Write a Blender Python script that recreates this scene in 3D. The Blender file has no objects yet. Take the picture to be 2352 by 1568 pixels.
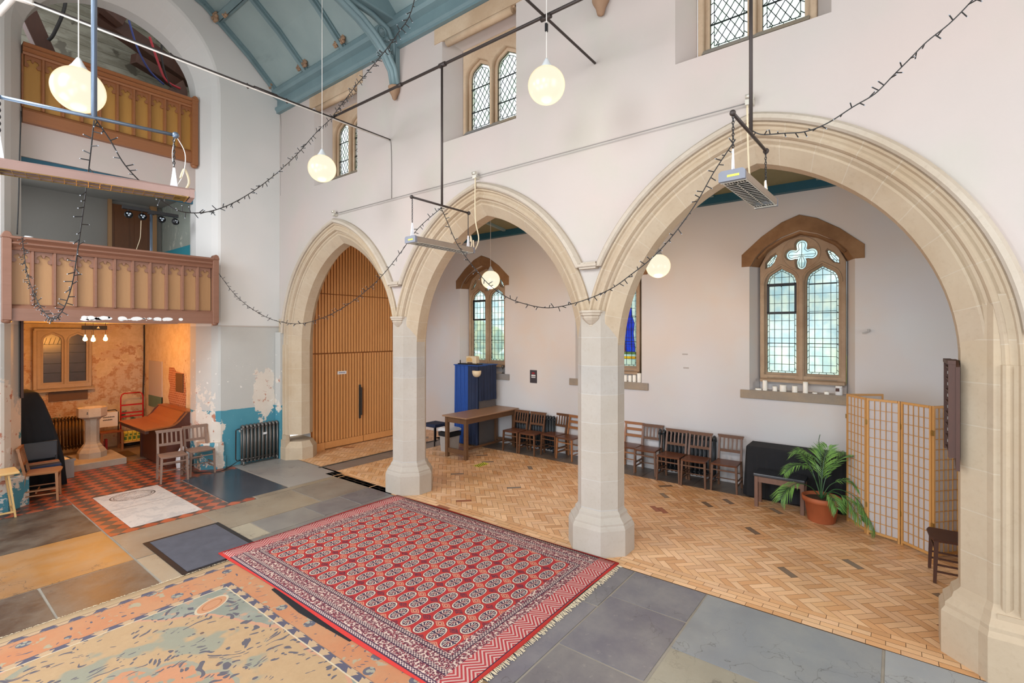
import bpy, math, random
from mathutils import Vector, Matrix
from math import sin, cos, pi, sqrt, hypot, radians
random.seed(7)
SC = bpy.context.scene
COL = SC.collection
# ---------------------------------------------------------------- colour + node helpers
def lin(h):
    if isinstance(h, (tuple, list)): return tuple(h[:3]) + (1,)
    h = h.lstrip('#'); v = [int(h[i:i+2], 16)/255 for i in (0, 2, 4)]
    return tuple((c/12.92 if c <= .04045 else ((c+.055)/1.055)**2.4) for c in v) + (1,)
class NT:
    def __init__(s, name):
        s.m = bpy.data.materials.new(name); s.m.use_nodes = True
        s.t = s.m.node_tree; s.t.nodes.clear()
        s.out = s.t.nodes.new('ShaderNodeOutputMaterial')
        s.tc = s.t.nodes.new('ShaderNodeTexCoord')
        s.obj = s.tc.outputs['Object']
    def n(s, typ, ins=None, **props):
        nd = s.t.nodes.new(typ)
        for k, v in props.items(): setattr(nd, k, v)
        for k, v in (ins or {}).items():
            sk = nd.inputs[k]
            if isinstance(v, bpy.types.NodeSocket): s.t.links.new(v, sk)
            else:
                if isinstance(v, str): v = lin(v)
                sk.default_value = v
        return nd
    def mth(s, op, a, b=0., c=None):
        i = {0: a, 1: b}
        if c is not None: i[2] = c
        return s.n('ShaderNodeMath', i, operation=op).outputs[0]
    def add(s, a, b): return s.mth('ADD', a, b)
    def sub(s, a, b): return s.mth('SUBTRACT', a, b)
    def mul(s, a, b): return s.mth('MULTIPLY', a, b)
    def lt(s, a, b): return s.mth('LESS_THAN', a, b)
    def gt(s, a, b): return s.mth('GREATER_THAN', a, b)
    def mod(s, a, b): return s.mth('FLOORED_MODULO', a, b)
    def mx(s, a, b): return s.mth('MAXIMUM', a, b)
    def mn(s, a, b): return s.mth('MINIMUM', a, b)
    def absv(s, a): return s.mth('ABSOLUTE', a)
    def sstep(s, v, a, b, lo=0., hi=1.):
        return s.n('ShaderNodeMapRange', {0: v, 1: a, 2: b, 3: lo, 4: hi}, interpolation_type='SMOOTHSTEP').outputs[0]
    def mix(s, f, a, b, bt='MIX'):
        nd = s.n('ShaderNodeMix', data_type='RGBA', blend_type=bt)
        for k, v in ((0, f), (6, a), (7, b)):
            if isinstance(v, bpy.types.NodeSocket): s.t.links.new(v, nd.inputs[k])
            else:
                if isinstance(v, str): v = lin(v)
                nd.inputs[k].default_value = v
        return nd.outputs[2]
    def xyz(s, v=None):
        o = s.n('ShaderNodeSeparateXYZ', {0: v or s.obj}).outputs
        return o[0], o[1], o[2]
    def vec(s, x, y, z=0.): return s.n('ShaderNodeCombineXYZ', {0: x, 1: y, 2: z}).outputs[0]
    def mapv(s, sc=(1, 1, 1), v=None, rot=(0, 0, 0), loc=(0, 0, 0)):
        return s.n('ShaderNodeMapping', {'Vector': v or s.obj, 'Scale': sc, 'Rotation': rot, 'Location': loc}).outputs[0]
    def noise(s, sc, v=None, det=4, rough=.55, dist=0.):
        return s.n('ShaderNodeTexNoise', {'Vector': v or s.obj, 'Scale': sc, 'Detail': det, 'Roughness': rough, 'Distortion': dist}).outputs[0]
    def vor(s, sc, v=None, feat='F1', out=0, rnd=1.):
        return s.n('ShaderNodeTexVoronoi', {'Vector': v or s.obj, 'Scale': sc, 'Randomness': rnd}, feature=feat).outputs[out]
    def white(s, v): return s.n('ShaderNodeTexWhiteNoise', {0: v}, noise_dimensions='3D')
    def ramp(s, f, stops, interp='LINEAR'):
        nd = s.n('ShaderNodeValToRGB', {0: f}); cr = nd.color_ramp; cr.interpolation = interp
        while len(cr.elements) < len(stops): cr.elements.new(.5)
        for e, (p, c) in zip(cr.elements, stops): e.position = p; e.color = lin(c) if isinstance(c, str) else c
        return nd.outputs[0]
    def bump(s, h, st=.3, d=.01): return s.n('ShaderNodeBump', {'Height': h, 'Strength': st, 'Distance': d}).outputs[0]
    def attr(s, name, out='Fac'): return s.n('ShaderNodeAttribute', attribute_name=name).outputs[out]
    def done(s, col, rough=.6, metal=0., nrm=None, spec=.5, emis=None, es=0., **kw):
        i = {'Base Color': col, 'Roughness': rough, 'Metallic': metal, 'Specular IOR Level': spec}
        if emis is not None: i['Emission Color'] = emis; i['Emission Strength'] = es
        i.update(kw)
        b = s.n('ShaderNodeBsdfPrincipled', i)
        if nrm is not None: s.t.links.new(nrm, b.inputs['Normal'])
        s.t.links.new(b.outputs[0], s.out.inputs[0]); return s.m
def plain(name, col, rough=.6, metal=0., var=.12, sc=8., bmp=0., spec=.5):
    t = NT(name); c = lin(col)
    n = t.noise(sc)
    d = tuple(x*(1-var) for x in c[:3]) + (1,); l = tuple(min(1, x*(1+var)) for x in c[:3]) + (1,)
    col_ = t.mix(n, d, l)
    return t.done(col_, rough, metal, t.bump(t.noise(sc*4), bmp) if bmp else None, spec)
def wood(name, a, b, rough=.45, sc=(1, 1, 9), k=3.):
    # grain runs along the axis with the small scale factor
    t = NT(name)
    v = t.mapv(sc)
    n = t.noise(k, v, 6, .6, 1.2); f = t.noise(k*9, v, 3)
    c = t.mix(n, a, b); c = t.mix(t.mul(f, .35), c, a)
    return t.done(c, rough, nrm=t.bump(f, .12))
M = {}
# ---------------------------------------------------------------- mesh builder
class MB:
    def __init__(s): s.v = []; s.f = []; s.mi = []; s.c = []; s.cur = 0; s.col = None; s.cc = {}; s.sm = []; s.smooth = False
    def vert(s, p, c=0.): s.v.append(tuple(p)); s.c.append(c); return len(s.v)-1
    def face(s, idx):
        s.f.append(tuple(idx)); s.mi.append(s.cur); s.sm.append(s.smooth)
        if s.col is not None: s.cc[len(s.f)-1] = s.col
    def box(s, x0, x1, y0, y1, z0, z1, crs=0.):
        i = [s.vert(p, crs) for p in ((x0,y0,z0),(x1,y0,z0),(x1,y1,z0),(x0,y1,z0),(x0,y0,z1),(x1,y0,z1),(x1,y1,z1),(x0,y1,z1))]
        for q in ((0,3,2,1),(4,5,6,7),(0,1,5,4),(1,2,6,5),(2,3,7,6),(3,0,4,7)): s.face([i[k] for k in q])
        return s
    def bar(s, a, b, w, d=None, up=(0, 0, 1), w2=None, d2=None):
        """rectangular bar from a to b, width w across, depth d along up; optional taper"""
        a = Vector(a); b = Vector(b); d = d or w; w2 = w if w2 is None else w2; d2 = d if d2 is None else d2
        t = (b-a).normalized(); u = Vector(up)
        if abs(t.dot(u)) > .98: u = Vector((1, 0, 0))
        r = t.cross(u).normalized(); u = r.cross(t).normalized()
        i = []
        for p, ww, dd in ((a, w, d), (b, w2, d2)):
            for q in ((-1,-1),(1,-1),(1,1),(-1,1)): i.append(s.vert(p + r*q[0]*ww/2 + u*q[1]*dd/2))
        for q in ((0,3,2,1),(4,5,6,7),(0,1,5,4),(1,2,6,5),(2,3,7,6),(3,0,4,7)): s.face([i[k] for k in q])
        return s
    def tube(s, pts, r, n=8, cap=True, close=False):
        pts = [Vector(p) for p in pts]; rs = r if isinstance(r, (list, tuple)) else [r]*len(pts)
        rings = []; prev = None; N = len(pts)
        for k, p in enumerate(pts):
            if close: t = pts[(k+1) % N]-pts[k-1]
            else: t = (pts[min(k+1, N-1)]-pts[max(k-1, 0)])
            if t.length < 1e-9: t = Vector((0, 0, 1))
            t.normalize()
            if prev is None:
                u = Vector((0, 0, 1)) if abs(t.z) < .9 else Vector((1, 0, 0))
                u = (u-t*u.dot(t)).normalized()
            else:
                u = (prev-t*prev.dot(t)); u = u.normalized() if u.length > 1e-6 else Vector((1, 0, 0))
            prev = u; w = t.cross(u)
            rings.append([s.vert(p+(u*cos(2*pi*j/n)+w*sin(2*pi*j/n))*rs[k]) for j in range(n)])
        old = s.smooth; s.smooth = n > 5
        M_ = N if close else N-1
        for k in range(M_):
            A = rings[k]; B = rings[(k+1) % N]
            for j in range(n): s.face((A[j], A[(j+1) % n], B[(j+1) % n], B[j]))
        s.smooth = old
        if cap and not close:
            s.face(rings[0][::-1]); s.face(rings[-1])
        return s
    def lathe(s, prof, c=(0, 0), n=24, smooth=True, cap=True, rot=0.):
        """profile [(r,z)..] spun about the vertical through c; n small makes a polygonal shaft"""
        rings = []
        for r, z in prof:
            rings.append([s.vert((c[0]+r*cos(rot+2*pi*j/n), c[1]+r*sin(rot+2*pi*j/n), z), z*3.) for j in range(n)])
        old = s.smooth; s.smooth = smooth
        for k in range(len(rings)-1):
            A, B = rings[k], rings[k+1]
            for j in range(n): s.face((A[j], A[(j+1) % n], B[(j+1) % n], B[j]))
        s.smooth = old
        if cap: s.face(rings[0][::-1]); s.face(rings[-1])
        return s
    def loft(s, rings, caps=True, crs=None, close=True):
        """rings: list of equal-length point lists"""
        R = [[s.vert(p, crs[k] if crs else 0.) for p in ring] for k, ring in enumerate(rings)]
        n = len(R[0])
        for k in range(len(R)-1):
            for j in range(n if close else n-1):
                s.face((R[k][j], R[k][(j+1) % n], R[k+1][(j+1) % n], R[k+1][j]))
        if caps: s.face(R[0][::-1]); s.face(R[-1])
        return s
    def prism(s, poly, axis, a, b, crs=0.):
        """polygon of (p,q) extruded along axis 'x','y' or 'z' from a to b"""
        def P(p, q, t): return {'x': (t, p, q), 'y': (p, t, q), 'z': (p, q, t)}[axis]
        return s.loft([[P(p, q, a) for p, q in poly], [P(p, q, b) for p, q in poly]], crs=[crs, crs])
    def quad(s, a, b, c, d): s.face([s.vert(p) for p in (a, b, c, d)]); return s
    def poly(s, pts): s.face([s.vert(p) for p in pts]); return s
    def sphere(s, c, r, seg=24, rings=16, sc=(1, 1, 1)):
        old = s.smooth; s.smooth = True
        top = s.vert((c[0], c[1], c[2]+r*sc[2])); R = []
        for i in range(1, rings):
            a = pi*i/rings
            R.append([s.vert((c[0]+r*sc[0]*sin(a)*cos(2*pi*j/seg), c[1]+r*sc[1]*sin(a)*sin(2*pi*j/seg), c[2]+r*sc[2]*cos(a))) for j in range(seg)])
        bot = s.vert((c[0], c[1], c[2]-r*sc[2]))
        for j in range(seg):
            s.face((top, R[0][j], R[0][(j+1) % seg])); s.face((bot, R[-1][(j+1) % seg], R[-1][j]))
        for k in range(len(R)-1):
            for j in range(seg): s.face((R[k][j], R[k+1][j], R[k+1][(j+1) % seg], R[k][(j+1) % seg]))
        s.smooth = old; return s
    def build(s, name, mat, parent=None, loc=None, bevel=0.):
        me = bpy.data.meshes.new(name); me.from_pydata(s.v, [], s.f); me.update()
        mats = mat if isinstance(mat, (list, tuple)) else [mat]
        for m in mats: me.materials.append(M[m] if isinstance(m, str) else m)
        if len(mats) > 1: me.polygons.foreach_set('material_index', s.mi)
        me.polygons.foreach_set('use_smooth', s.sm)
        if any(s.c):
            a = me.attributes.new('course', 'FLOAT', 'POINT'); a.data.foreach_set('value', s.c)
        if s.cc:
            a = me.attributes.new('tone', 'FLOAT_COLOR', 'CORNER'); vals = []
            for k, p in enumerate(me.polygons):
                c = s.cc.get(k, (1, 1, 1, 1))
                for _ in p.loop_indices: vals += list(c)
            a.data.foreach_set('color', vals)
        import bmesh
        bm = bmesh.new(); bm.from_mesh(me); bmesh.ops.recalc_face_normals(bm, faces=bm.faces); bm.to_mesh(me); bm.free()
        o = bpy.data.objects.new(name, me); COL.objects.link(o)
        if parent: o.parent = parent
        if loc: o.location = loc
        if bevel:
            md = o.modifiers.new('edge', 'BEVEL'); md.width = bevel; md.segments = 2; md.limit_method = 'ANGLE'; md.angle_limit = radians(40)
        return o
def plate(name, polys, depth, mat, mtx, parent=None, bevel=0., off=0.):
    """flat shape with holes (first polygon the outline), thickness centred, placed by mtx"""
    cu = bpy.data.curves.new(name+'_c', 'CURVE'); cu.dimensions = '2D'; cu.fill_mode = 'BOTH'
    cu.extrude = max(depth/2-bevel, 0.); cu.bevel_depth = bevel; cu.offset = -bevel+off; cu.bevel_resolution = 0
    for P in polys:
        sp = cu.splines.new('POLY'); sp.points.add(len(P)-1); sp.use_cyclic_u = True
        for pt, q in zip(sp.points, P): pt.co = (q[0], q[1], 0, 1)
    o = bpy.data.objects.new(name+'_c', cu); COL.objects.link(o)
    dg = bpy.context.evaluated_depsgraph_get()
    me = bpy.data.meshes.new_from_object(o.evaluated_get(dg))
    bpy.data.objects.remove(o); bpy.data.curves.remove(cu)
    me.name = name; me.transform(mtx); me.materials.clear(); me.materials.append(M[mat] if isinstance(mat, str) else mat)
    o = bpy.data.objects.new(name, me); COL.objects.link(o)
    if parent: o.parent = parent
    return o
def MX(x): return Matrix(((0, 0, 1, x), (1, 0, 0, 0), (0, 1, 0, 0), (0, 0, 0, 1)))     # local (x,y) -> world (Y,Z) at X=x
def MY(y): return Matrix(((1, 0, 0, 0), (0, 0, -1, y), (0, 1, 0, 0), (0, 0, 0, 1)))    # local (x,y) -> world (X,Z) at Y=y
def MZ(z): return Matrix.Translation((0, 0, z))
def tag(o, label=None, cat=None, group=None, kind=None):
    if label: o['label'] = label
    if cat: o['category'] = cat
    if group: o['group'] = group
    if kind: o['kind'] = kind
    return o
def empty(name, loc=(0, 0, 0), rz=0., label=None, cat=None, group=None, kind=None):
    o = bpy.data.objects.new(name, None); COL.objects.link(o); o.location = loc; o.rotation_euler = (0, 0, rz)
    o.empty_display_size = .1
    return tag(o, label, cat, group, kind)
def struct(o): o['kind'] = 'structure'; return o
def kids(o): return [c for c in bpy.data.objects if c.parent == o]
def copy_tree(o, parent=None, loc=None, rz=None, label=None, group=None):
    ch = kids(o); c = o.copy(); COL.objects.link(c)
    if parent: c.parent = parent
    if loc is not None: c.location = loc
    if rz is not None: c.rotation_euler = (0, 0, rz)
    if label: c['label'] = label
    if group: c['group'] = group
    for k in ch: copy_tree(k, c)
    return c
def text(name, body, size, mat, mtx, parent=None, ext=.001, align='CENTER'):
    cu = bpy.data.curves.new(name, 'FONT'); cu.body = body; cu.size = size; cu.extrude = ext; cu.align_x = align; cu.align_y = 'CENTER'
    o = bpy.data.objects.new(name, cu); COL.objects.link(o)
    dg = bpy.context.evaluated_depsgraph_get(); me = bpy.data.meshes.new_from_object(o.evaluated_get(dg))
    bpy.data.objects.remove(o); me.transform(mtx); me.materials.clear(); me.materials.append(M[mat])
    o = bpy.data.objects.new(name, me); COL.objects.link(o)
    if parent: o.parent = parent
    return o
# ---------------------------------------------------------------- materials
def plaster(name, base, warm, cool, dirt=.0):
    t = NT(name); a = t.noise(.55, det=2); b = t.noise(1.3, det=3); f = t.noise(30)
    c = t.mix(t.sstep(a, .35, .65), base, warm); c = t.mix(t.mul(t.sstep(b, .45, .7), .6), c, cool)
    st = t.noise(3.2, det=8, rough=.7)
    c = t.mix(t.mul(t.sstep(st, .68, .78), .22), c, '#8c7a68')
    return t.done(c, .85, nrm=t.bump(t.noise(7, det=6), .12, .02), spec=.2)
M['plaster'] = plaster('plaster', '#bbb0a9', '#c0b0a8', '#b7b1a5')
M['plaster_aisle'] = plaster('plaster_aisle', '#c9c7c8', '#cdc4bd', '#c9caca')
def stone(name, a, b, c_, joint='#b9a88c', rough=.85, blocks=True, js=.35):
    t = NT(name); n = t.noise(2.2, det=6, rough=.65); g = t.noise(26, det=4); n2 = t.noise(.9)
    c = t.mix(t.sstep(n, .3, .7), a, b); c = t.mix(t.mul(t.sstep(n2, .45, .7), .7), c, c_)
    c = t.mix(t.mul(t.sstep(g, .5, .8), .18), c, '#7d6b52')
    h = t.add(g, t.mul(n, .6))
    if blocks:
        k = t.attr('course'); fl_ = t.mth('FLOOR', t.add(k, .5)); w = t.white(t.vec(fl_, 3.1, 0.)).outputs[0]
        c = t.mix(t.mul(w, .35), c, '#b9a386')
        fr = t.absv(t.sub(t.mod(t.add(k, .5), 1.), .5))   # .5 at a joint, 0 mid block
        j = t.sstep(fr, .482, .492)
        c = t.mix(t.mul(j, js), c, joint); h = t.sub(h, t.mul(j, .6))
    return t.done(c, rough, nrm=t.bump(h, .18, .01), spec=.25)
M['limestone'] = stone('limestone', '#b19d86', '#baa891', '#ab9376', joint='#c5b9a6', js=.4)
M['limestone_pale'] = stone('limestone_pale', '#a39e99', '#ada7a2', '#9e968c', joint='#bab5ae', js=.5)
M['limestone_plain'] = stone('limestone_plain', '#b4a594', '#bdb0a0', '#ae9c86', blocks=False)
M['window_stone'] = stone('window_stone', '#a08770', '#b39c82', '#967a5c', blocks=False)
M['hood_stone'] = stone('hood_stone', '#7d5d41', '#947252', '#6b4d34', blocks=False)
M['clere_stone'] = stone('clere_stone', '#b89c80', '#c4ab90', '#a88a6c', blocks=False)
M['sill_stone'] = stone('sill_stone', '#8f8578', '#a3917a', '#7c7f86', blocks=False)
M['boss_stone'] = stone('boss_stone', '#94745c', '#a8886c', '#705848', blocks=False)
M['font_stone'] = stone('font_stone', '#b9ab98', '#c6baa8', '#a89884', blocks=False)
def roofpaint(name, a, b):
    t = NT(name); n = t.noise(1.2, det=5); s_ = t.noise(2, t.mapv((1, .2, .2)), 4)
    c = t.mix(t.sstep(n, .3, .7), a, b); c = t.mix(t.mul(t.sstep(s_, .62, .7), .35), c, '#5c6d6a')
    return t.done(c, .5, nrm=t.bump(n, .1))
M['roof_panel'] = roofpaint('roof_panel', '#8a9a99', '#96a5a3')
M['roof_rib'] = roofpaint('roof_rib', '#6a7f83', '#768c8f')
M['teal_beam'] = plain('teal_beam', '#1f5468', .5)
M['olive_panel'] = plain('olive_panel', '#77755a', .7)
M['blue_paint'] = plain('blue_paint', '#3f8ea3', .5)
M['gallery_wood'] = wood('gallery_wood', '#7c5542', '#936753', .38, (.6, 6, 6), 2.5)
M['gallery_panel'] = wood('gallery_panel', '#a5794f', '#b58a5e', .45, (7, 7, .6), 2.5)
M['gallery_wood_up'] = wood('gallery_wood_up', '#8a5636', '#a0683f', .35, (.6, 6, 6), 2.5)
M['gallery_panel_up'] = wood('gallery_panel_up', '#ab7a38', '#b98945', .4, (7, 7, .6), 2.5)
M['oak_slat'] = wood('oak_slat', '#cc8c50', '#dea266', .5, (9, 9, .7), 2.5)
M['oak_back'] = wood('oak_back', '#8a5220', '#9c6026', .6, (9, 9, .7), 2.5)
M['chair_wood'] = wood('chair_wood', '#5a3c28', '#704c34', .42, (3, 3, 1.), 5)
M['chair_grey'] = wood('chair_grey', '#7a5f50', '#927565', .5, (3, 3, 1.), 5)
M['chair_honey'] = wood('chair_honey', '#8a5a36', '#a06b42', .42, (3, 3, 1.), 5)
M['seat_wood'] = wood('seat_wood', '#593423', '#6e4530', .3, (1, 3, 3), 5)
M['dark_wood'] = wood('dark_wood', '#3c2218', '#55301f', .6, (3, 3, .6), 4)
M['door_wood'] = wood('door_wood', '#5a3010', '#7a4518', .4, (5, 5, .6), 4)
M['table_wood'] = wood('table_wood', '#5b3f2a', '#74543a', .4, (1, 4, 4), 4)
M['table_top'] = wood('table_top', '#8b6a50', '#a5846a', .4, (.7, 5, 5), 4)
M['desk_wood'] = wood('desk_wood', '#8a4a20', '#a05a2a', .35, (5, .6, 5), 3)
M['desk_dark'] = wood('desk_dark', '#4a2418', '#5e3022', .35, (5, 5, .6), 3)
M['yellow_wood'] = wood('yellow_wood', '#d0a566', '#dcb67a', .45, (5, 1, 5), 4)
M['screen_wood'] = wood('screen_wood', '#b98548', '#c9985a', .5, (6, 6, .8), 4)
M['bench_wood'] = wood('bench_wood', '#6a4a3c', '#80604e', .45, (3, 3, .8), 5)
M['black_metal'] = plain('black_metal', '#1d1c1e', .45, .2)
M['rod_metal'] = plain('rod_metal', '#3e3430', .5, .3)
M['steel_rod'] = plain('steel_rod', '#6e7a8a', .35, .6)
M['heater_grey'] = plain('heater_grey', '#8a7a6c', .4, .1)
M['heater_end'] = plain('heater_end', '#75767f', .45, .1)
M['heater_brown'] = plain('heater_brown', '#96786e', .35, .2)
M['grille_metal'] = plain('grille_metal', '#cfc8ba', .35, .4)
M['dark_inside'] = plain('dark_inside', '#2a2622', .6)
M['white_bracket'] = plain('white_bracket', '#e4e4ea', .5)
M['yellow_label'] = plain('yellow_label', '#d8d448', .5)
M['black_cable'] = plain('black_cable', '#23201f', .6)
M['white_cable'] = plain('white_cable', '#dfd8d0', .6)
M['grey_cable'] = plain('grey_cable', '#8b8580', .6)
M['blue_cable'] = plain('blue_cable', '#2b3878', .5)
M['red_cable'] = plain('red_cable', '#a3202c', .5)
M['lead'] = plain('lead', '#1b1f20', .5, .3)
M['radiator'] = plain('radiator', '#67615c', .35, .4)
M['radiator_rust'] = plain('radiator_rust', '#6b5030', .4, .4)
M['radiator_dark'] = plain('radiator_dark', '#34383c', .4, .3)
M['black_cloth'] = plain('black_cloth', '#131418', .85, var=.5, sc=5)
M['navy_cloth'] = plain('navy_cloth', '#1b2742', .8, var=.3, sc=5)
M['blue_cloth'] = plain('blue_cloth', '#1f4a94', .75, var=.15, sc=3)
M['grey_box'] = plain('grey_box', '#5a5452', .7)
M['white_plastic'] = plain('white_plastic', '#d6d6d6', .5)
M['grey_plastic'] = plain('grey_plastic', '#a29c96', .5)
M['cream'] = plain('cream', '#d8c6a6', .6)
M['candle'] = plain('candle', '#efece2', .5, spec=.4)
M['paper_white'] = plain('paper_white', '#e9e7e4', .7, var=.03)
M['ink'] = plain('ink', '#2a2828', .7)
M['ink_blue'] = plain('ink_blue', '#6a6c90', .7)
M['poster_dark'] = plain('poster_dark', '#383134', .6)
M['red_paint'] = plain('red_paint', '#c01818', .35)
M['carton'] = plain('carton', '#d8c648', .6)
M['carton_green'] = plain('carton_green', '#4f7a34', .6)
M['terracotta'] = plain('terracotta', '#a85a34', .7, var=.2, sc=6)
M['soil'] = plain('soil', '#43301f', .9)
M['vinyl_dark'] = plain('vinyl_dark', '#2d3036', .25, spec=.6)
M['brass'] = plain('brass', '#9a7a40', .35, .7)
M['handle_metal'] = plain('handle_metal', '#5d5a55', .35, .7)
M['dark_slate'] = plain('dark_slate', '#60595a', .5)
M['lens'] = plain('lens', '#b9c4d0', .2, .2)
M['brown_panel'] = plain('brown_panel', '#6a4c30', .6)
M['red_book'] = plain('red_book', '#8e1c24', .6)
def cloth_rug(name): pass
def leafmat():
    t = NT('palm_leaf'); a = t.attr('course'); n = t.noise(9)
    c = t.mix(t.mn(a, 1.), '#2f5a24', '#7fb04a'); c = t.mix(t.mul(n, .4), c, '#3b5c50')
    return t.done(c, .38, spec=.6)
M['palm_leaf'] = leafmat()
def emit(name, col, st, base='#f4efe0'):
    t = NT(name); return t.done(base, .3, emis=lin(col), es=st)
def globe_mat():
    t = NT('opal_glass'); lw = t.n('ShaderNodeLayerWeight', {0: .3}).outputs[1]
    c = t.mix(t.sstep(lw, .3, 1.), '#fff8dc', '#ffdf9e')
    return t.done('#2e2a24', .25, emis=c, es=GLOBE_E)
GLOBE_E = .97
M['opal_glass'] = globe_mat()
M['filament'] = emit('filament', '#ffc870', 22.)
M['led_tip'] = plain('led_tip', '#a8adb4', .3)
def glassmat(name, tint, mott, amt=.45):
    """obscure leaded glass: part clear, part milky"""
    t = NT(name); n = t.noise(5, det=3); 
    c = t.mix(t.sstep(n, .35, .65), tint, mott)
    tr = t.n('ShaderNodeBsdfTransparent', {0: c}).outputs[0]
    tl = t.n('ShaderNodeBsdfTranslucent', {0: c}).outputs[0]
    gl = t.n('ShaderNodeBsdfGlossy', {0: '#ffffff', 1: .15}).outputs[0]
    m1 = t.n('ShaderNodeMixShader', {0: amt, 1: tr, 2: tl}).outputs[0]
    m2 = t.n('ShaderNodeMixShader', {0: .06, 1: m1, 2: gl}).outputs[0]
    t.t.links.new(m2, t.out.inputs[0]); return t.m
M['leaded_glass'] = glassmat('leaded_glass', '#f0f6f2', '#d4e6ec', .4)
M['leaded_clear'] = glassmat('leaded_clear', '#fafdff', '#e8f2ea', .2)
M['stained_blue'] = glassmat('stained_blue', '#3f7fe8', '#2a5cd0', .6)
M['stained_red'] = glassmat('stained_red', '#e05058', '#c02c3c', .6)
M['stained_gold'] = glassmat('stained_gold', '#f0dc60', '#e0c040', .6)
M['dark_glass'] = plain('dark_glass', '#3b3128', .25, spec=.6, var=.5, sc=5)
def shoji():
    t = NT('rice_paper'); d = t.n('ShaderNodeBsdfDiffuse', {0: '#dcd6d6'}).outputs[0]; l = t.n('ShaderNodeBsdfTranslucent', {0: '#e2dcd4'}).outputs[0]
    m = t.n('ShaderNodeMixShader', {0: .45, 1: d, 2: l}).outputs[0]; t.t.links.new(m, t.out.inputs[0]); return t.m
M['rice_paper'] = shoji()
# ---------------------------------------------------------------- floor materials
def flagmat():
    t = NT('flagstone'); tone = t.attr('tone', 'Color')
    n = t.noise(2.4, det=8, rough=.65); g = t.noise(14, det=5, rough=.7); b = t.noise(.8, det=3)
    c = t.mix(t.sstep(n, .3, .72), tone, t.mix(.22, tone, '#b3ad9c'))
    c = t.mix(t.mul(t.sstep(b, .5, .68), .45), c, t.mix(.5, tone, '#4d4a4c'))
    c = t.mix(t.mul(t.sstep(g, .6, .72), .18), c, '#b6afa0')
    cr = t.vor(1.6, t.n('ShaderNodeVectorMath', {0: t.obj, 1: t.n('ShaderNodeTexNoise', {'Vector': t.obj, 'Scale': 3., 'Detail': 5.}).outputs[1]}, operation='ADD').outputs[0], 'DISTANCE_TO_EDGE')
    c = t.mix(t.mul(t.lt(cr, .008), t.mul(t.sstep(b, .45, .6), .5)), c, '#3f3a36')
    return t.done(c, t.n('ShaderNodeMapRange', {0: n, 3: .28, 4: .5}).outputs[0], nrm=t.bump(t.add(n, g), .15, .01), spec=.45)
M['flagstone'] = flagmat()
M['mortar'] = plain('mortar', '#948a7c', .8, var=.3, sc=5)
def tilemat():
    t = NT('quarry_tile'); v = t.mapv((1, 1, 1), rot=(0, 0, pi/4)); x, y, z = t.xyz(v); S = .152
    fx = t.mth('FLOOR', t.mul(x, 1/S)); fy = t.mth('FLOOR', t.mul(y, 1/S))
    ch = t.mod(t.add(fx, fy), 2.); w = t.white(t.vec(fx, fy)).outputs[0]
    red = t.mix(w, '#a0482c', '#b85f3c'); dk = t.mix(w, '#4f3c34', '#60483e')
    c = t.mix(ch, red, dk)
    ex = t.absv(t.sub(t.mod(t.mul(x, 1/S), 1.), .5)); ey = t.absv(t.sub(t.mod(t.mul(y, 1/S), 1.), .5))
    e = t.gt(t.mx(ex, ey), .485); c = t.mix(t.mul(e, .5), c, '#5c4a40')
    n = t.noise(3, det=6); c = t.mix(t.mul(t.sstep(n, .5, .75), .35), c, '#80685a')
    return t.done(c, .32, nrm=t.bump(t.noise(5), .06), spec=.5)
M['quarry_tile'] = tilemat()
def parq():
    t = NT('parquet'); tone = t.attr('tone', 'Color'); n = t.noise(1.1, det=3); g = t.noise(40, det=3)
    c = t.mix(t.mul(t.sstep(n, .5, .8), .25), tone, '#a3835f'); c = t.mix(t.mul(g, .10), c, '#7a4f2a')
    return t.done(c, t.n('ShaderNodeMapRange', {0: t.noise(5), 3: .26, 4: .42}).outputs[0], spec=.5)
M['parquet'] = parq()
M['parquet_gap'] = plain('parquet_gap', '#5e4028', .8)
def marble():
    t = NT('ledger_marble'); n = t.noise(5, det=9, rough=.75, dist=1.2); m = t.noise(14, det=6, rough=.7)
    c = t.mix(t.sstep(n, .48, .56), '#cfc6bd', '#bdb6b0'); c = t.mix(t.mul(t.sstep(m, .55, .7), .5), c, '#d9d0c6')
    x, y, z = t.xyz(); u = t.mul(t.sub(x, 2.5), 1/.3); v = t.mul(t.sub(y, 9.62), 1/.24)
    r = t.mth('SQRT', t.add(t.mul(u, u), t.mul(v, v)))
    ring = t.mul(t.gt(r, .93), t.lt(r, 1.)); r2 = t.mul(t.gt(r, .8), t.lt(r, .84))
    sw = t.noise(13, t.mapv((1, 1.2, 1)), 3, .6, 2.5); line = t.mul(t.lt(t.absv(t.sub(sw, .5)), .022), t.mul(t.lt(r, .93), t.gt(r, .3)))
    k = t.mx(t.mx(ring, r2), line); k = t.mul(k, t.sstep(t.noise(9), .3, .45))
    c = t.mix(t.mul(k, .85), c, '#4c4038')
    jo = t.lt(t.absv(t.sub(y, t.add(9.02, t.mul(t.sub(x, 2.5), .03)))), .006); c = t.mix(t.mul(jo, .9), c, '#5a4c44')
    return t.done(c, .35, spec=.5)
M['ledger_marble'] = marble()
def slate():
    t = NT('polished_slate'); n = t.noise(3, det=6)
    return t.done(t.mix(n, '#34383f', '#474a52'), .22, spec=.6)
M['polished_slate'] = slate()
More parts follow.
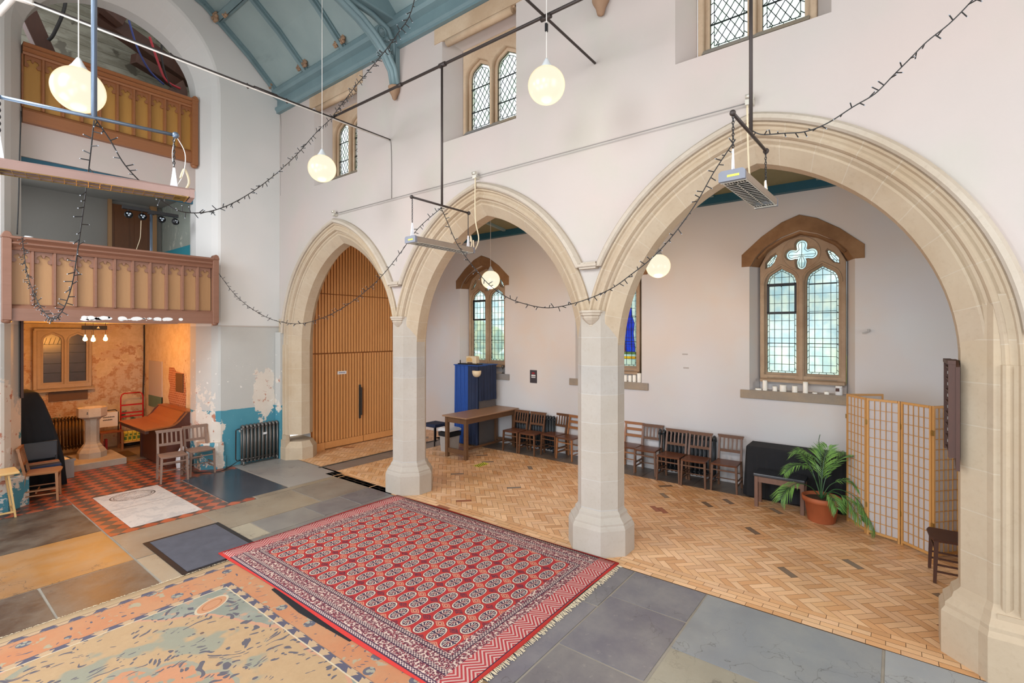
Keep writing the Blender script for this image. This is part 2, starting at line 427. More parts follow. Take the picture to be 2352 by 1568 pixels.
# ---------------------------------------------------------------- nave floor
b = MB(); b.box(-1.4, 5.3, -5.2, 14.4, -.12, -.006)
struct(b.build('floor', 'mortar'))
def slab(mb, x0, x1, y0, y1, hx, g=.011, z=0., k=.95):
    v = random.uniform(.92, 1.08)*(k if hx != '#43352f' else .75); c = lin(hx); mb.col = tuple(min(1, q*v) for q in c[:3])+(1,)
    j = lambda: random.uniform(-.004, .004)
    pts = [(x0+g+j(), y0+g+j()), (x1-g+j(), y0+g+j()), (x1-g+j(), y1-g+j()), (x0+g+j(), y1-g+j())]
    mb.loft([[(p[0], p[1], -.03) for p in pts], [(p[0], p[1], z) for p in pts]])
b = MB(); D1, D2, D3 = '#6e686a', '#85868a', '#66626a'
S_ = [(-1.4, 1.1, -5, -2.2, D2), (1.1, 3.0, -5, -2.2, D2), (3.0, 5.07, -5, -2.2, '#8f9192'),
 (-1.4, 1.6, -2.2, .06, D2), (1.6, 3.1, -2.2, .06, D3), (3.1, 5.07, -2.2, .06, '#949697'),
 (-1.4, 1.2, .06, 1.46, D1), (1.2, 2.7, .06, 1.46, D3), (2.7, 4.02, .06, 1.46, '#8f8776'), (4.02, 5.07, .06, 1.46, '#86888a'),
 (-1.4, 1.5, 1.46, 2.22, D3), (1.5, 3.5, 1.46, 2.22, D1), (3.5, 4.45, 1.46, 2.22, D3), (4.45, 5.07, 1.46, 2.22, '#66636a'),
 (-1.4, 2, 2.22, 4., D3), (2, 4.2, 2.22, 4., D3), (4.2, 5.07, 2.22, 4., '#6a676c'), (-1.4, 3, 4., 5.9, D3), (3, 5.07, 4., 5.9, D1),
 (-1.4, -.1, 5.9, 6.88, '#4e3629'), (-.1, 1.0, 5.9, 6.88, '#4a3324'), (1.0, 1.81, 5.9, 6.88, '#5c4432'),
 (1.81, 2.86, 5.9, 6.88, '#a08a70'), (2.86, 3.13, 6.4, 6.98, '#a5977f'), (2.86, 3.44, 5.9, 6.4, '#756e66'), (3.44, 4.06, 5.9, 6.4, '#6f6a68'), (4.06, 5.07, 5.9, 6.4, '#6a6667'),
 (3.13, 3.9, 6.4, 6.98, '#77706a'), (3.9, 4.5, 6.4, 6.98, '#6a6566'), (4.5, 5.25, 6.4, 6.98, '#605d62'),
 (-1.4, 1.81, 6.88, 8.24, '#a06e38'), (1.81, 2.86, 6.88, 7.9, '#8c7660'), (2.86, 4.2, 6.98, 7.9, '#8d7c66'), (4.2, 5.25, 6.98, 7.9, '#7a6f63'),
 (3.66, 5.25, 7.9, 8.06, '#8d7c66'), (-1.4, 1.81, 8.24, 9.86, '#43352f'),
 (4.25, 5.3, 8.06, 10.28, '#928d88'), (1.25, 4., 12.28, 14.3, '#86705c')]
for q in S_: slab(b, *q)
struct(b.build('floor', 'flagstone'))
b = MB(); b.box(1.82, 3.28, 7.91, 12.27, -.03, 0); b.box(3.28, 3.64, 7.91, 8.05, -.03, 0); b.box(-1.4, 1.81, 9.87, 12.27, -.03, 0); b.box(3.28, 4.24, 9.96, 12.27, -.03, 0)
struct(b.build('floor', 'quarry_tile'))
b = MB(); b.box(3.3, 4.235, 8.07, 9.945, -.03, .002)
tag(b.build('floor_slab', 'polished_slate', bevel=.003), 'dark polished slate slab set in the floor in front of the two chairs', 'floor slab', kind='thing')
b = MB(); b.box(2.07, 2.93, 8.05, 9.96, -.03, .004)
tag(b.build('ledger_slab', 'ledger_marble', bevel=.003), 'white marble floor slab carved with an oval crest among red tiles', 'floor slab', kind='thing')
# ---------------------------------------------------------------- parquet
b = MB(); b.box(5.07, 9.2, -5.2, 10.4, -.12, -.005)
struct(b.build('floor', 'parquet_gap'))
def clip(poly, x0, x1, y0, y1):
    for ax, lim, sg in ((0, x0, 1), (0, x1, -1), (1, y0, 1), (1, y1, -1)):
        out = []
        for i in range(len(poly)):
            p, q = poly[i], poly[(i+1) % len(poly)]; dp, dq = (p[ax]-lim)*sg, (q[ax]-lim)*sg
            if dp >= 0: out.append(p)
            if (dp >= 0) != (dq >= 0):
                k = dp/(dp-dq); out.append((p[0]+(q[0]-p[0])*k, p[1]+(q[1]-p[1])*k))
        poly = out
        if len(poly) < 3: return None
    return poly
PT = ['#e2b283', '#daa876', '#e8bb8e', '#d59f6d', '#dfae7e', '#d09a68', '#e5b88a', '#d8a87c', '#e1b48a']
def tone(): 
    h = random.choice(PT) if random.random() > .012 else random.choice(['#7a6450', '#8a7a6a', '#9a5a3a'])
    c = lin(h); v = random.uniform(.92, 1.07); return tuple(min(1, q*v) for q in c[:3])+(1,)
b = MB(); W = .078; n_ = 3
def block(P, reg):
    q = clip(P, *reg)
    if q: b.col = tone(); b.face([b.vert((p[0], p[1], 0.)) for p in q])
REG = [(5.36, 8.46, -4.5, 8.3), (5.28, 9.1, 8.8, 10.3)]
ca, sa = cos(pi/4), sin(pi/4)
def W2(u, v): return (7+(u*ca-v*sa)*W, 3+(u*sa+v*ca)*W)
g = .022
for k in range(-110, 110):
    for m in range(-34, 34):
        ox, oy = k+n_*m, k-n_*m
        cx_, cy_ = W2(ox, oy)
        if not (4.8 < cx_ < 9.6 and -5 < cy_ < 10.8): continue
        for (u0, u1, v0, v1) in ((ox, ox+n_, oy, oy+1), (ox+n_, ox+n_+1, oy+1-n_, oy+1)):
            P = [W2(u0+g, v0+g), W2(u1-g, v0+g), W2(u1-g, v1-g), W2(u0+g, v1-g)]
            for r in REG: block(P, r)
for row in range(4):   # straight border rows beside the flagstones
    y = -4.5+.1*row; x0 = 5.07+row*.0725
    while y < 8.3:
        P = [(x0+.002, y+.002), (x0+.0705, y+.002), (x0+.0705, y+.232), (x0+.002, y+.232)]; block(P, (5, 5.36, -4.5, 8.3)); y += .234
struct(b.build('floor', 'parquet'))
b = MB()
y = -4.5
while y < 8.3: slab(b, 8.46, 9.1, y, y+.9, '#5d4d44', .003); y += .9
x = 5.25
while x < 9.1: slab(b, x, min(9.1, x+1.3), 8.3, 8.74, '#74675f', .003); x += 1.3
b.col = lin('#1e1b1a'); b.box(5.22, 9.1, 8.745, 8.79, -.02, .008)
struct(b.build('floor', 'flagstone'))
# lighter mortar streaks, dark wood inserts
# ---------------------------------------------------------------- arcade geometry
AY = (1.07, 4.62, 8.17); CY = (-.705, 2.845, 6.395, 9.945); ZS = 2.35; AA = .5
def arch_pts(y0, R, z0=ZS, n=20):
    """pointed arch outline from right springing over apex to the left one, starting at height z0"""
    t0 = math.asin((z0-ZS)/R); t1 = math.acos(AA/R); out = []
    for i in range(n+1):
        t = t0+(t1-t0)*i/n; out.append((y0-(R*cos(t)-AA), ZS+R*sin(t)))
    return out + [(2*y0-p[0], p[1]) for p in reversed(out[:-1])]
# nave north wall above the arches (plaster), with clerestory window openings
YE = -5.2; WB = 2.25
CLW = ((1.13, 'window_1'), (4.66, 'window_2'), (8.20, 'window_3'))
def arcade_face(X, mat):
    b = MB()
    def q(y0, y1, z0, z0b, z1): b.face([b.vert(p) for p in ((X, y0, z0), (X, y1, z0b), (X, y1, z1), (X, y0, z1))])
    q(YE, AY[0]-(WB-AA), 0, 0, 5.46); q(AY[2]+(WB-AA), 10.3, 0, 0, 5.46)
    for i, y0 in enumerate(AY):
        P = arch_pts(y0, WB)
        for a_, c_ in zip(P, P[1:]): q(a_[0], c_[0], max(a_[1], 2.9), max(c_[1], 2.9), 5.46)
        if i < 2: q(P[-1][0], AY[i+1]-(WB-AA), 2.9, 2.9, 5.46)
    ys = [YE]+[v for c, _ in CLW for v in (c-.70, c+.70)]+[10.3]
    for i in range(0, len(ys), 2): q(ys[i], ys[i+1], 5.46, 5.46, 7.05)
    q(YE, 10.3, 7.05, 7.05, 7.8)
    return struct(b.build('wall_north', mat))
arcade_face(5.2, 'plaster'); arcade_face(5.715, 'plaster_aisle')
# ring sweeps
def ring(name, y0, prof, z0, mat, parent, n=26, crs=.34):
    b = MB(); rings = []; cr = []
    # profile points are (R, X)
    Rm = prof[0][0]
    A = {}
    zz = z0 if isinstance(z0, tuple) else (z0, z0)
    t1s = [math.acos(AA/R) for R, X in prof]
    for side in (0, 1):
        t0s = [math.asin((zz[side]-ZS)/R) for R, X in prof]
        seq = range(n+1) if side == 0 else range(n-1, -1, -1)
        for i in seq:
            row = []
            for (R, X), t0, t1 in zip(prof, t0s, t1s):
                t = t0+(t1-t0)*i/n; dy = R*cos(t)-AA
                row.append((X, y0-dy if side == 0 else y0+dy, ZS+R*sin(t)))
            rings.append(row); cr.append((i/n*(t1s[0]-t0s[0])*Rm/crs)*(1 if side == 0 else 1)+(0 if side == 0 else 40.))
    b.loft(rings, crs=cr)
    return b.build(name, mat, parent)
AN = ('westernmost of the three stone arches, framing the slatted oak door', 'middle stone arch of the row, with the blue draped stand seen beneath', 'widest looking stone arch at the right, above the big traceried window')
for k, y0 in enumerate(AY):
    e = empty('stone_arch', (0, 0, 0), label='pointed limestone arch, '+(AN[2-k]), cat='arch', group='stone arches of the arcade')
    ring('arch_ring', y0, [(2.32, 5.235), (2.215, 5.226), (2.19, 5.238), (2.175, 5.262), (2.158, 5.245), (2.14, 5.25), (2.008, 5.375), (2.008, 5.56), (2.14, 5.69), (2.2, 5.73), (2.32, 5.73)], ZS, 'limestone', e)
    RM = [(2.352, 5.24), (2.35, 5.168), (2.335, 5.155), (2.318, 5.162), (2.308, 5.19), (2.285, 5.2), (2.262, 5.182), (2.24, 5.172), (2.222, 5.182), (2.212, 5.21), (2.206, 5.25)]
    ring('roll_moulding', y0, RM, (2.355 if k == 0 else 2.87, 2.355 if k == 2 else 2.87), 'limestone', e)
    ring('hood_mould', y0, [(2.345, 5.22), (2.345, 5.13), (2.362, 5.108), (2.40, 5.112), (2.432, 5.16), (2.436, 5.22)], (2.6 if k == 0 else 3.38, 2.6 if k == 2 else 3.38), 'limestone_plain', e)
for k, cy in enumerate(CY):
    NM = ('half pier at the right edge carrying the widest arch', 'free-standing pier beside the red rug corner, nearest the viewer', 'free-standing pier beyond the far end of the red rug', 'half pier in the corner beside the cast iron radiator and oak door')[k]
    e = empty('stone_pier', (0, 0, 0), label='pale limestone octagonal '+NM, cat='pier', group='stone piers of the arcade')
    def octo(f, z, dx=0.):
        w, q = .27, .13; P = [(5.208, -q), (5.208, q), (5.37, w), (5.55, w), (5.70, q), (5.70, -q), (5.55, -w), (5.37, -w)]
        return [(5.46+(p[0]-5.46)*f, cy+p[1]*f, z) for p in P]
    if k in (1, 2):
        b = MB(); zs = [.44+i*.3 for i in range(8)]+[2.86]; b.loft([octo(1, z) for z in zs], crs=[z/.34 for z in zs]); b.build('shaft', 'limestone_pale', e)
        b = MB(); PR = [(1.42, -.01), (1.42, .30), (1.38, .335), (1.33, .35), (1.33, .37), (1.22, .40), (1.13, .43), (1.12, .46), (1.03, .485), (1.0, .50)]
        b.loft([octo(f, z) for f, z in PR], crs=[.2]*len(PR)); b.build('base', 'limestone_pale', e)
    else:
        sg = 1 if k == 0 else -1; ye = cy-sg*(1.0 if k == 0 else .42)
        def half(f, z):
            P = [(5.185, 0.02), (5.185, .10), (5.235, .13), (5.37, .27), (5.55, .27), (5.70, .13), (5.72, .0)]
            pts = [(5.46+(p[0]-5.46)*f, cy+sg*p[1]*f, z) for p in P]
            return pts+[(5.46+(5.72-5.46)*f, ye, z), (5.46+(5.185-5.46)*f, ye, z)]
        zs = [.5+i*.3 for i in range(8)]+[2.9]; b = MB(); b.loft([half(1, z) for z in zs], crs=[z/.34 for z in zs]); b.build('shaft', 'limestone', e)
        PR = [(1.45, -.01), (1.45, .34), (1.36, .38), (1.36, .41), (1.2, .46), (1.16, .50), (1.05, .53), (1.0, .55)] if k == 0 else [(1.3, -.01), (1.3, .24), (1.2, .28), (1.08, .33), (1., .36)]
        b = MB(); b.loft([half(f, z) for f, z in PR], crs=[.2]*len(PR)); b.build('base', 'limestone', e)
        yf = (lambda R: AY[0]-(R-AA)) if k == 0 else (lambda R: AY[2]+(R-AA))   # roll shafts carrying the mouldings down
        b = MB(); b.prism([(X-.02, yf(R)) for R, X in RM], 'z', .3, 2.36); b.build('roll_shaft', 'limestone', e)
        b = MB(); b.box(5.11, 5.2, min(yf(2.33), yf(2.2))-.04, max(yf(2.33), yf(2.2))+.03, 0, .40); b.box(5.13, 5.2, min(yf(2.33), yf(2.2))-.02, max(yf(2.33), yf(2.2))+.01, .40, .50); b.build('shaft_base', 'limestone', e)
    if k in (1, 2):
        b = MB(); pr = [(.150, 2.87), (.150, 2.845), (.135, 2.835), (.135, 2.815), (.11, 2.80), (.118, 2.785), (.10, 2.76), (.055, 2.715), (.035, 2.70), (.035, 2.685), (.0, 2.66)]
        rr = []
        for r, z in pr: rr.append([(5.235-r*sx*.95, cy+r*sy, z) for sx, sy in ((0, -1), (.42, -.95), (.92, -.45), (.92, .45), (.42, .95), (0, 1))])
        b.loft(rr); b.build('corbel', 'limestone_plain', e)
        b = MB(); b.box(5.09, 5.22, cy-.125, cy+.125, 3.385, 3.415); b.box(5.115, 5.22, cy-.11, cy+.11, 3.36, 3.385); b.box(5.13, 5.22, cy-.1, cy+.1, 3.415, 3.44); b.build('hood_stop', 'limestone_plain', e)
# ---------------------------------------------------------------- west wall, tower opening
def ell(cx, hw, z0, rise, n=28): return [(cx+hw*cos(pi*i/n), z0+rise*sin(pi*i/n)) for i in range(n+1)]
def westpaint():
    t = NT('west_paint'); x, y, z = t.xyz()
    n = t.noise(2.2, det=7, rough=.65); n1 = t.noise(5, det=6); a = t.noise(.6, det=2)
    top = t.mix(t.sstep(a, .4, .6), '#d6d1cc', '#d0cdc8'); grey = t.mix(n, '#b2afa9', '#bfbbb4')
    zz = t.add(z, t.mul(t.sub(n1, .5), .012)); c = t.mix(t.gt(z, 2.735), grey, top)
    tealz = t.add(1.10, t.mul(t.sub(n1, .5), .05)); c = t.mix(t.lt(z, tealz), c, t.mix(n, '#427f8f', '#5692a0'))
    # peeled areas: tall blotch over the radiator, and the pier foot
    def blob(cx, cz, rx, rz):
        u = t.mul(t.sub(x, cx), 1/rx); v = t.mul(t.sub(z, cz), 1/rz); return t.sub(1., t.mth('SQRT', t.add(t.mul(u, u), t.mul(v, v))))
    B = t.mx(t.mx(blob(4.86, 1.35, .22, .62), blob(4.93, 1.6, .17, .32)), t.mx(blob(3.85, .75, .28, .36), t.mx(blob(4.02, .45, .1, .5), blob(.9, .9, .5, 1.))))
    pe = t.gt(t.add(B, t.mul(t.sub(n, .5), 2.6)), .06)
    raw = t.mix(n1, '#d9cdbf', '#c9bcae'); raw = t.mix(t.sstep(t.noise(7, det=4), .60, .66), raw, '#b0745c')
    c = t.mix(pe, c, raw)
    sp = t.mul(t.gt(t.noise(8, det=5), .66), t.lt(z, 2.2)); c = t.mix(t.mul(sp, .8), c, '#dfd9d0')
    low = t.mul(t.lt(z, 1.7), t.mul(t.gt(t.noise(3.3, det=6, rough=.7), .56), t.lt(x, 3.98))); c = t.mix(low, c, raw)
    return t.done(c, .6, nrm=t.bump(t.add(n1, pe), .2, .01), spec=.3)
M['west_paint'] = westpaint()
TX = 2.57
inn = ell(TX, 1.21, 7.2, 1.12); out_ = ell(TX, 1.48, 7.2, 1.55)
face = [(-1.4, 0), (TX-1.48, 0)]+[(p[0], p[1]) for p in reversed(out_)]+[(TX+1.48, 0), (5.25, 0), (5.25, 7.6), (4.5, 8.35), (3.7, 8.95), (2.44, 9.4), (1.2, 8.95), (.4, 8.35), (-1.4, 7.0)]
struct(plate('wall_west', [face], .03, 'west_paint', MY(10.265)))
b = MB()
def U(hw, z0, rise, y): return [(TX+hw, y, 0.)]+[(p[0], y, p[1]) for p in ell(TX, hw, z0, rise)]+[(TX-hw, y, 0.)]
b.loft([U(1.48, 7.2, 1.55, 10.25), U(1.44, 7.2, 1.5, 10.27), U(1.36, 7.2, 1.36, 10.38), U(1.21, 7.2, 1.12, 10.7), U(1.21, 7.2, 1.12, 10.98)], caps=False, close=False)
struct(b.build('wall_west', 'west_paint'))
b = MB(); b.box(5.1, 5.183, 10.02, 10.24, 0, 2.62); struct(b.build('trim_1', 'west_paint'))
b = MB(); b.box(4.04, 5.2, 10.235, 10.25, 2.73, 2.75); b.box(3.9, 4.04, 10.235, 10.3, 2.73, 2.75); struct(b.build('trim_2', 'plaster'))
b = MB(); b.box(5.19, 5.9, 10.02, 10.3, 0, 4.0); 
# pier foot plinth
b = MB(); b.prism([(3.76, 10.72), (3.74, 10.4), (3.98, 10.2), (4.12, 10.2), (4.12, 10.26)], 'z', 0, .24); b.prism([(3.77, 10.72), (3.76, 10.4), (3.99, 10.22), (4.10, 10.22), (4.10, 10.26)], 'z', .24, .5)
b.prism([(1.39, 10.72), (1.41, 10.4), (1.16, 10.18), (.7, 10.18), (.7, 10.26)], 'z', 0, .45); struct(b.build('trim_3', 'west_paint'))
# ---------------------------------------------------------------- tower interior
def brickwall(nm='alcove_plaster', th=.555):
    t = NT(nm); x, y, z = t.xyz()
    u = t.add(x, y)
    br = t.n('ShaderNodeTexBrick', {'Vector': t.vec(u, z), 'Color1': '#bd9674', 'Color2': '#ad8462', 'Mortar': '#c8a988', 'Scale': 4.4, 'Mortar Size': .02, 'Bias': 0., 'Brick Width': .5, 'Row Height': .17}).outputs[0]
    n = t.noise(1.7, det=8, rough=.62); n2 = t.noise(6, det=8, rough=.7)
    pl = t.mix(t.sstep(n2, .4, .6), '#d9c6a6', '#cdb792')
    k = t.add(n, t.mul(t.sub(1.6, t.absv(t.sub(z, 1.3))), .09))
    c = t.mix(t.sstep(k, th, th+.02), pl, t.mix(t.mul(t.sstep(n2, .45, .55), .6), br, '#d8c8ae'))
    c = t.mix(t.mul(t.sstep(t.noise(3, det=6), .58, .62), t.lt(z, .95)), c, '#4d6c60')
    return t.done(c, .8, nrm=t.bump(t.add(n2, k), .4, .02), spec=.2)
M['alcove_plaster'] = brickwall(); M['alcove_smooth'] = brickwall('alcove_smooth', .70)
b = MB(); b.box(1.1, 4.1, 14.2, 14.35, 0, 2.9); struct(b.build('wall_alcove', 'alcove_plaster')); b = MB(); b.box(3.92, 4.1, 10.98, 14.2, 0, 2.9); b.box(1.1, 1.28, 10.98, 14.2, 0, 2.9); struct(b.build('wall_alcove', 'alcove_smooth'))
M['mid_grey'] = plain('mid_grey', '#8e8982', .7, var=.06, sc=1.)
def glaze():
    t = NT('stained_green_wall'); x, y, z = t.xyz(); n = t.noise(2.5, det=8, rough=.7, dist=1.)
    c = t.mix(n, '#8f948a', '#a3a69a'); c = t.mix(t.sstep(t.noise(6, t.mapv((1, 1, .3)), 6, .7, 1.5), .58, .6), c, '#c5c3b4')
    c = t.mix(t.lt(z, 4.42), c, '#2f8896'); return t.done(c, .6)
M['stained_green_wall'] = glaze()
b = MB(); b.box(1.1, 4.1, 13.1, 13.25, 2.9, 5.9); struct(b.build('wall_tower', 'mid_grey'))
b = MB(); b.box(3.93, 4.1, 10.98, 13.2, 2.9, 5.9); struct(b.build('wall_tower', 'stained_green_wall'))
b = MB(); b.box(1.1, 1.33, 10.98, 13.2, 2.9, 5.9); struct(b.build('wall_tower', 'plaster'))
b = MB(); b.box(1.28, 3.92, 10.15, 14.3, 2.80, 2.92); struct(b.build('ceiling_alcove', 'plaster_aisle'))
b = MB(); b.box(1.28, 3.92, 10.86, 13.2, 5.42, 5.6); struct(b.build('ceiling_tower', 'mid_grey'))
b = MB(); b.box(1.34, 3.80, 10.72, 10.82, 5.36, 5.96); struct(b.build('wall_tower', 'plaster'))
b = MB(); b.box(1.36, 3.80, 10.76, 10.84, 5.25, 5.37); b.box(1.36, 3.80, 10.84, 10.9, 5.13, 5.25)
tag(b.build('painted_beam', 'teal_beam'), 'long dark teal painted beam across the tower opening below the upper gallery', 'beam')
def boards():
    t = NT('whitewashed_boards'); x, y, z = t.xyz(); n = t.noise(4, t.mapv((.5, 1, 2)), 7, .7); k = t.absv(t.sub(t.mod(t.mul(z, 5.), 1.), .5))
    c = t.mix(t.sstep(n, .35, .6), '#a8a495', '#8d8878'); c = t.mix(t.mul(t.gt(k, .47), .6), c, '#4e4a40')
    c = t.mix(t.sstep(t.noise(2, det=7), .6, .64), c, '#6c665a'); return t.done(c, .8, nrm=t.bump(n, .3))
M['whitewashed_boards'] = boards()
b = MB(); b.box(.9, 4.4, 12.9, 13.05, 5.6, 9.6); b.box(4.25, 4.4, 10.98, 12.95, 5.6, 9.6); b.box(.9, 1.0, 10.98, 12.95, 5.6, 9.6); b.box(.9, 4.4, 10.98, 13.05, 9.5, 9.6); struct(b.build('wall_tower', 'whitewashed_boards'))
b = MB(); b.box(1.0, 4.3, 10.9, 13, 5.6, 5.7); struct(b.build('floor_tower', 'mid_grey'))
# dark timbers in the bell stage
for (P, Q, w, lab) in (((1.28, 11.6, 8.7), (1.95, 11.6, 7.0), .22, 'dark leaning timber post at the left of the bell stage'), ((2.6, 12.2, 8.8), (4.3, 12.4, 8.25), .26, 'heavy dark timber beam high in the bell stage'),
                       ((3.1, 11.9, 8.05), (4.0, 12.2, 7.95), .18, 'short brown timber under the heavy bell stage beam'), ((2.5, 11.9, 8.9), (2.95, 12.0, 8.72), .2, 'stubby brown block under the bell stage roof')):
    b = MB(); b.bar(P, Q, w, w*1.1); tag(b.build('timber_beam', 'dark_wood', bevel=.01), lab, 'beam')
b = MB(); b.prism([(3.45, 7.0), (3.88, 7.0), (3.88, 7.55), (3.8, 7.75), (3.5, 7.42)], 'y', 11.4, 11.7); tag(b.build('wooden_bracket', 'dark_wood', bevel=.01), 'dark angular timber bracket standing behind the upper gallery rail at right', 'bracket')
def curve3(P, n=12):
    P = [Vector(p) for p in P]; out = []
    for i in range(len(P)-1):
        p0 = P[max(i-1, 0)]; p1 = P[i]; p2 = P[i+1]; p3 = P[min(i+2, len(P)-1)]
        for k in range(n):
            t = k/n; out.append(.5*((2*p1)+(p2-p0)*t+(2*p0-5*p1+4*p2-p3)*t*t+(3*p1-p0-3*p2+p3)*t**3))
    return out+[P[-1]]
def cable(name, P, r, mat, label, cat='cable', n=8, sides=6):
    b = MB(); b.tube(curve3(P, n), r, sides); return tag(b.build(name, mat), label, cat)
cable('cable', [(1.95, 11.3, 9.0), (1.98, 11.3, 8.3), (1.85, 11.35, 7.75), (1.78, 11.4, 7.6)], .025, 'black_cable', 'thick black rope hanging at the left of the bell stage')
cable('cable', [(2.85, 11.2, 8.4), (2.98, 11.2, 7.95), (3.2, 11.3, 7.65), (3.45, 11.35, 7.5)], .018, 'blue_cable', 'thick blue cable drooping behind the upper gallery')
cable('cable', [(3.2, 11.3, 8.3), (3.35, 11.35, 7.9), (3.5, 11.4, 7.62), (3.75, 11.4, 7.55)], .022, 'red_cable', 'thick red cable looping down by the timber bracket')
cable('cable', [(3.4, 11.3, 8.3), (3.42, 11.35, 7.95), (3.55, 11.4, 7.58), (3.75, 11.42, 7.48)], .018, 'black_cable', 'black cable looping beside the red one in the bell stage')
cable('cable', [(1.62, 11.3, 9.0), (1.62, 11.3, 8.15)], .02, 'red_cable', 'short red cable hanging beside the leaning timber post')
# ---------------------------------------------------------------- nave roof
RP = [(5.22, 7.58), (4.55, 8.20), (3.75, 8.80), (2.44, 9.30), (1.13, 8.80), (.33, 8.20), (-.34, 7.58), (-1.4, 7.4)]
b = MB()
for (x0, z0), (x1, z1) in zip(RP, RP[1:]): b.loft([[(x0, YE, z0), (x1, YE, z1), (x1, YE, z1+.08), (x0, YE, z0+.08)], [(x0, 10.3, z0), (x1, 10.3, z1), (x1, 10.3, z1+.08), (x0, 10.3, z0+.08)]])
struct(b.build('ceiling', 'roof_panel'))
b = MB(); PR = [(5.22, 7.22), (5.13, 7.22), (5.13, 7.26), (5.10, 7.29), (5.10, 7.33), (5.15, 7.36), (5.15, 7.50), (5.06, 7.53), (5.03, 7.58), (5.03, 7.66), (5.08, 7.72), (5.22, 7.72)]
b.prism([(x, z) for x, z in PR], 'y', YE, 10.25); tag(b.build('cornice', 'roof_rib'), 'long moulded blue-green cornice beam along the top of the wall', 'cornice')
def rib(ya, label):
    e = empty('roof_rafter', label=label, cat='rafter', group='thin rafters of the nave roof'); b = MB(); c = MB()
    for (x0, z0), (x1, z1) in zip(RP[:-2], RP[1:-1]): 
        b.bar((x0, ya, z0-.045), (x1, ya, z1-.045), .075, .09); c.bar((x0, ya-.05, z0-.015), (x1, ya-.05, z1-.015), .035, .04)
    b.build('rafter_bar', 'roof_rib', e); c.build('moulding', 'roof_rib', e); return e
RY = [10.19, 8.97, 7.72, 5.15, 3.95]
RN = ['against the west wall', 'first clear of the west wall', 'next before the braced truss', 'just past the braced truss', 'out over the second clerestory window']
for y, s_ in zip(RY, RN): rib(y, 'thin blue-green rafter '+s_)
for (x, z, s_) in ((3.95, 8.62, 'right'), (.95, 8.66, 'left')):
    b = MB(); b.bar((x, YE, z-.03), (x, 10.25, z-.03), .1, .1, up=(.5, 0, .86)); b.bar((x+.07, YE, z-.05), (x+.07, 10.25, z-.05), .04, .05)
    tag(b.build('roof_purlin', 'roof_rib'), 'blue-green horizontal purlin on the %s slope of the roof' % s_, 'purlin')
def boss(x, y, z, label, r=.075):
    b = MB(); rr = random.Random(int(x*91+y*37))
    for i in range(7):
        a = i*2*pi/6; q = (0, 0) if i == 6 else (cos(a), sin(a))
        b.sphere((x-.02*abs(q[0]), y+q[0]*r*.75, z+q[1]*r*.75), r*rr.uniform(.38, .5), 8, 6)
    b.sphere((x, y, z), r*.6, 8, 6)
    return tag(b.build('carved_boss', 'boss_stone'), label, 'boss', 'carved foliage bosses of the roof')
for y, s_ in ((10.1, 'in the corner at the west wall'), (8.97, 'at the first rafter from the west wall'), (7.72, 'at the second rafter from the west wall')):
    boss(5.0, y+.11, 7.74, 'smaller brown foliage boss '+s_+', on its left', .06)
    if y < 10: boss(5.0, y-.09, 7.76, 'larger brown foliage boss '+s_+', on its right', .075)
boss(3.9, 10.08, 8.55, 'carved brown boss up on the purlin by the west wall, larger of the two', .085); boss(3.97, 9.82, 8.56, 'carved brown boss just right of the purlin by the west wall', .075)
boss(4.15, 6.62, 7.86, 'carved brown boss near the braced truss high on the slope', .06)
# braced truss
e = empty('roof_truss', label='blue-green arched roof brace and tie beam rising from a wall corbel', cat='truss')
b = MB(); b.box(-.34, 5.1, 6.28, 6.52, 7.6, 7.86); b.build('tie_beam', 'roof_rib', e, bevel=.02)
BR = [(5.15, 6.60), (5.10, 6.84), (4.93, 7.07), (4.73, 7.23), (4.48, 7.37), (4.15, 7.49), (3.8, 7.56), (3.4, 7.6)]
b = MB(); b.tube([(x, 6.40, z) for x, z in BR], .05, 10); b.tube([(x, 6.33, z+.02) for x, z in BR], .035, 8); b.tube([(x, 6.47, z+.02) for x, z in BR], .035, 8); b.build('arch_brace', 'roof_rib', e)
b = MB(); b.tube([(5.17, 6.4, 7.0), (5.12, 6.4, 7.3), (5.0, 6.4, 7.48), (4.7, 6.4, 7.56), (4.3, 6.4, 7.58)], .045, 8); b.box(5.12, 5.2, 6.34, 6.46, 6.58, 7.6); b.build('wall_post', 'roof_rib', e)
b = MB(); 
for (x, z, r) in ((5.0, 7.22, .09), (4.9, 7.38, .07), (5.08, 7.38, .05), (5.07, 7.05, .045)):
    b.tube([(x+r*cos(a*pi/6), 6.4, z+r*sin(a*pi/6)) for a in range(12)], .018, 6, close=True)
b.sphere((4.98, 6.4, 7.3), .05, 10, 8); b.build('spandrel_tracery', 'roof_rib', e)
b = MB(); b.lathe([(.001, 6.38), (.03, 6.40), (.05, 6.46), (.085, 6.52), (.09, 6.57), (.10, 6.58), (.10, 6.60)], (5.14, 6.40), 12); tag(b.build('wall_corbel', 'boss_stone'), 'small carved stone corbel under the curved roof brace', 'corbel')
b = MB(); b.lathe([(.001, 6.28), (.04, 6.30), (.06, 6.38), (.1, 6.45), (.1, 6.62)], (5.14, 2.68), 12); tag(b.build('wall_corbel', 'boss_stone'), 'small carved stone corbel at the very top edge, right of the hanging globes', 'corbel')
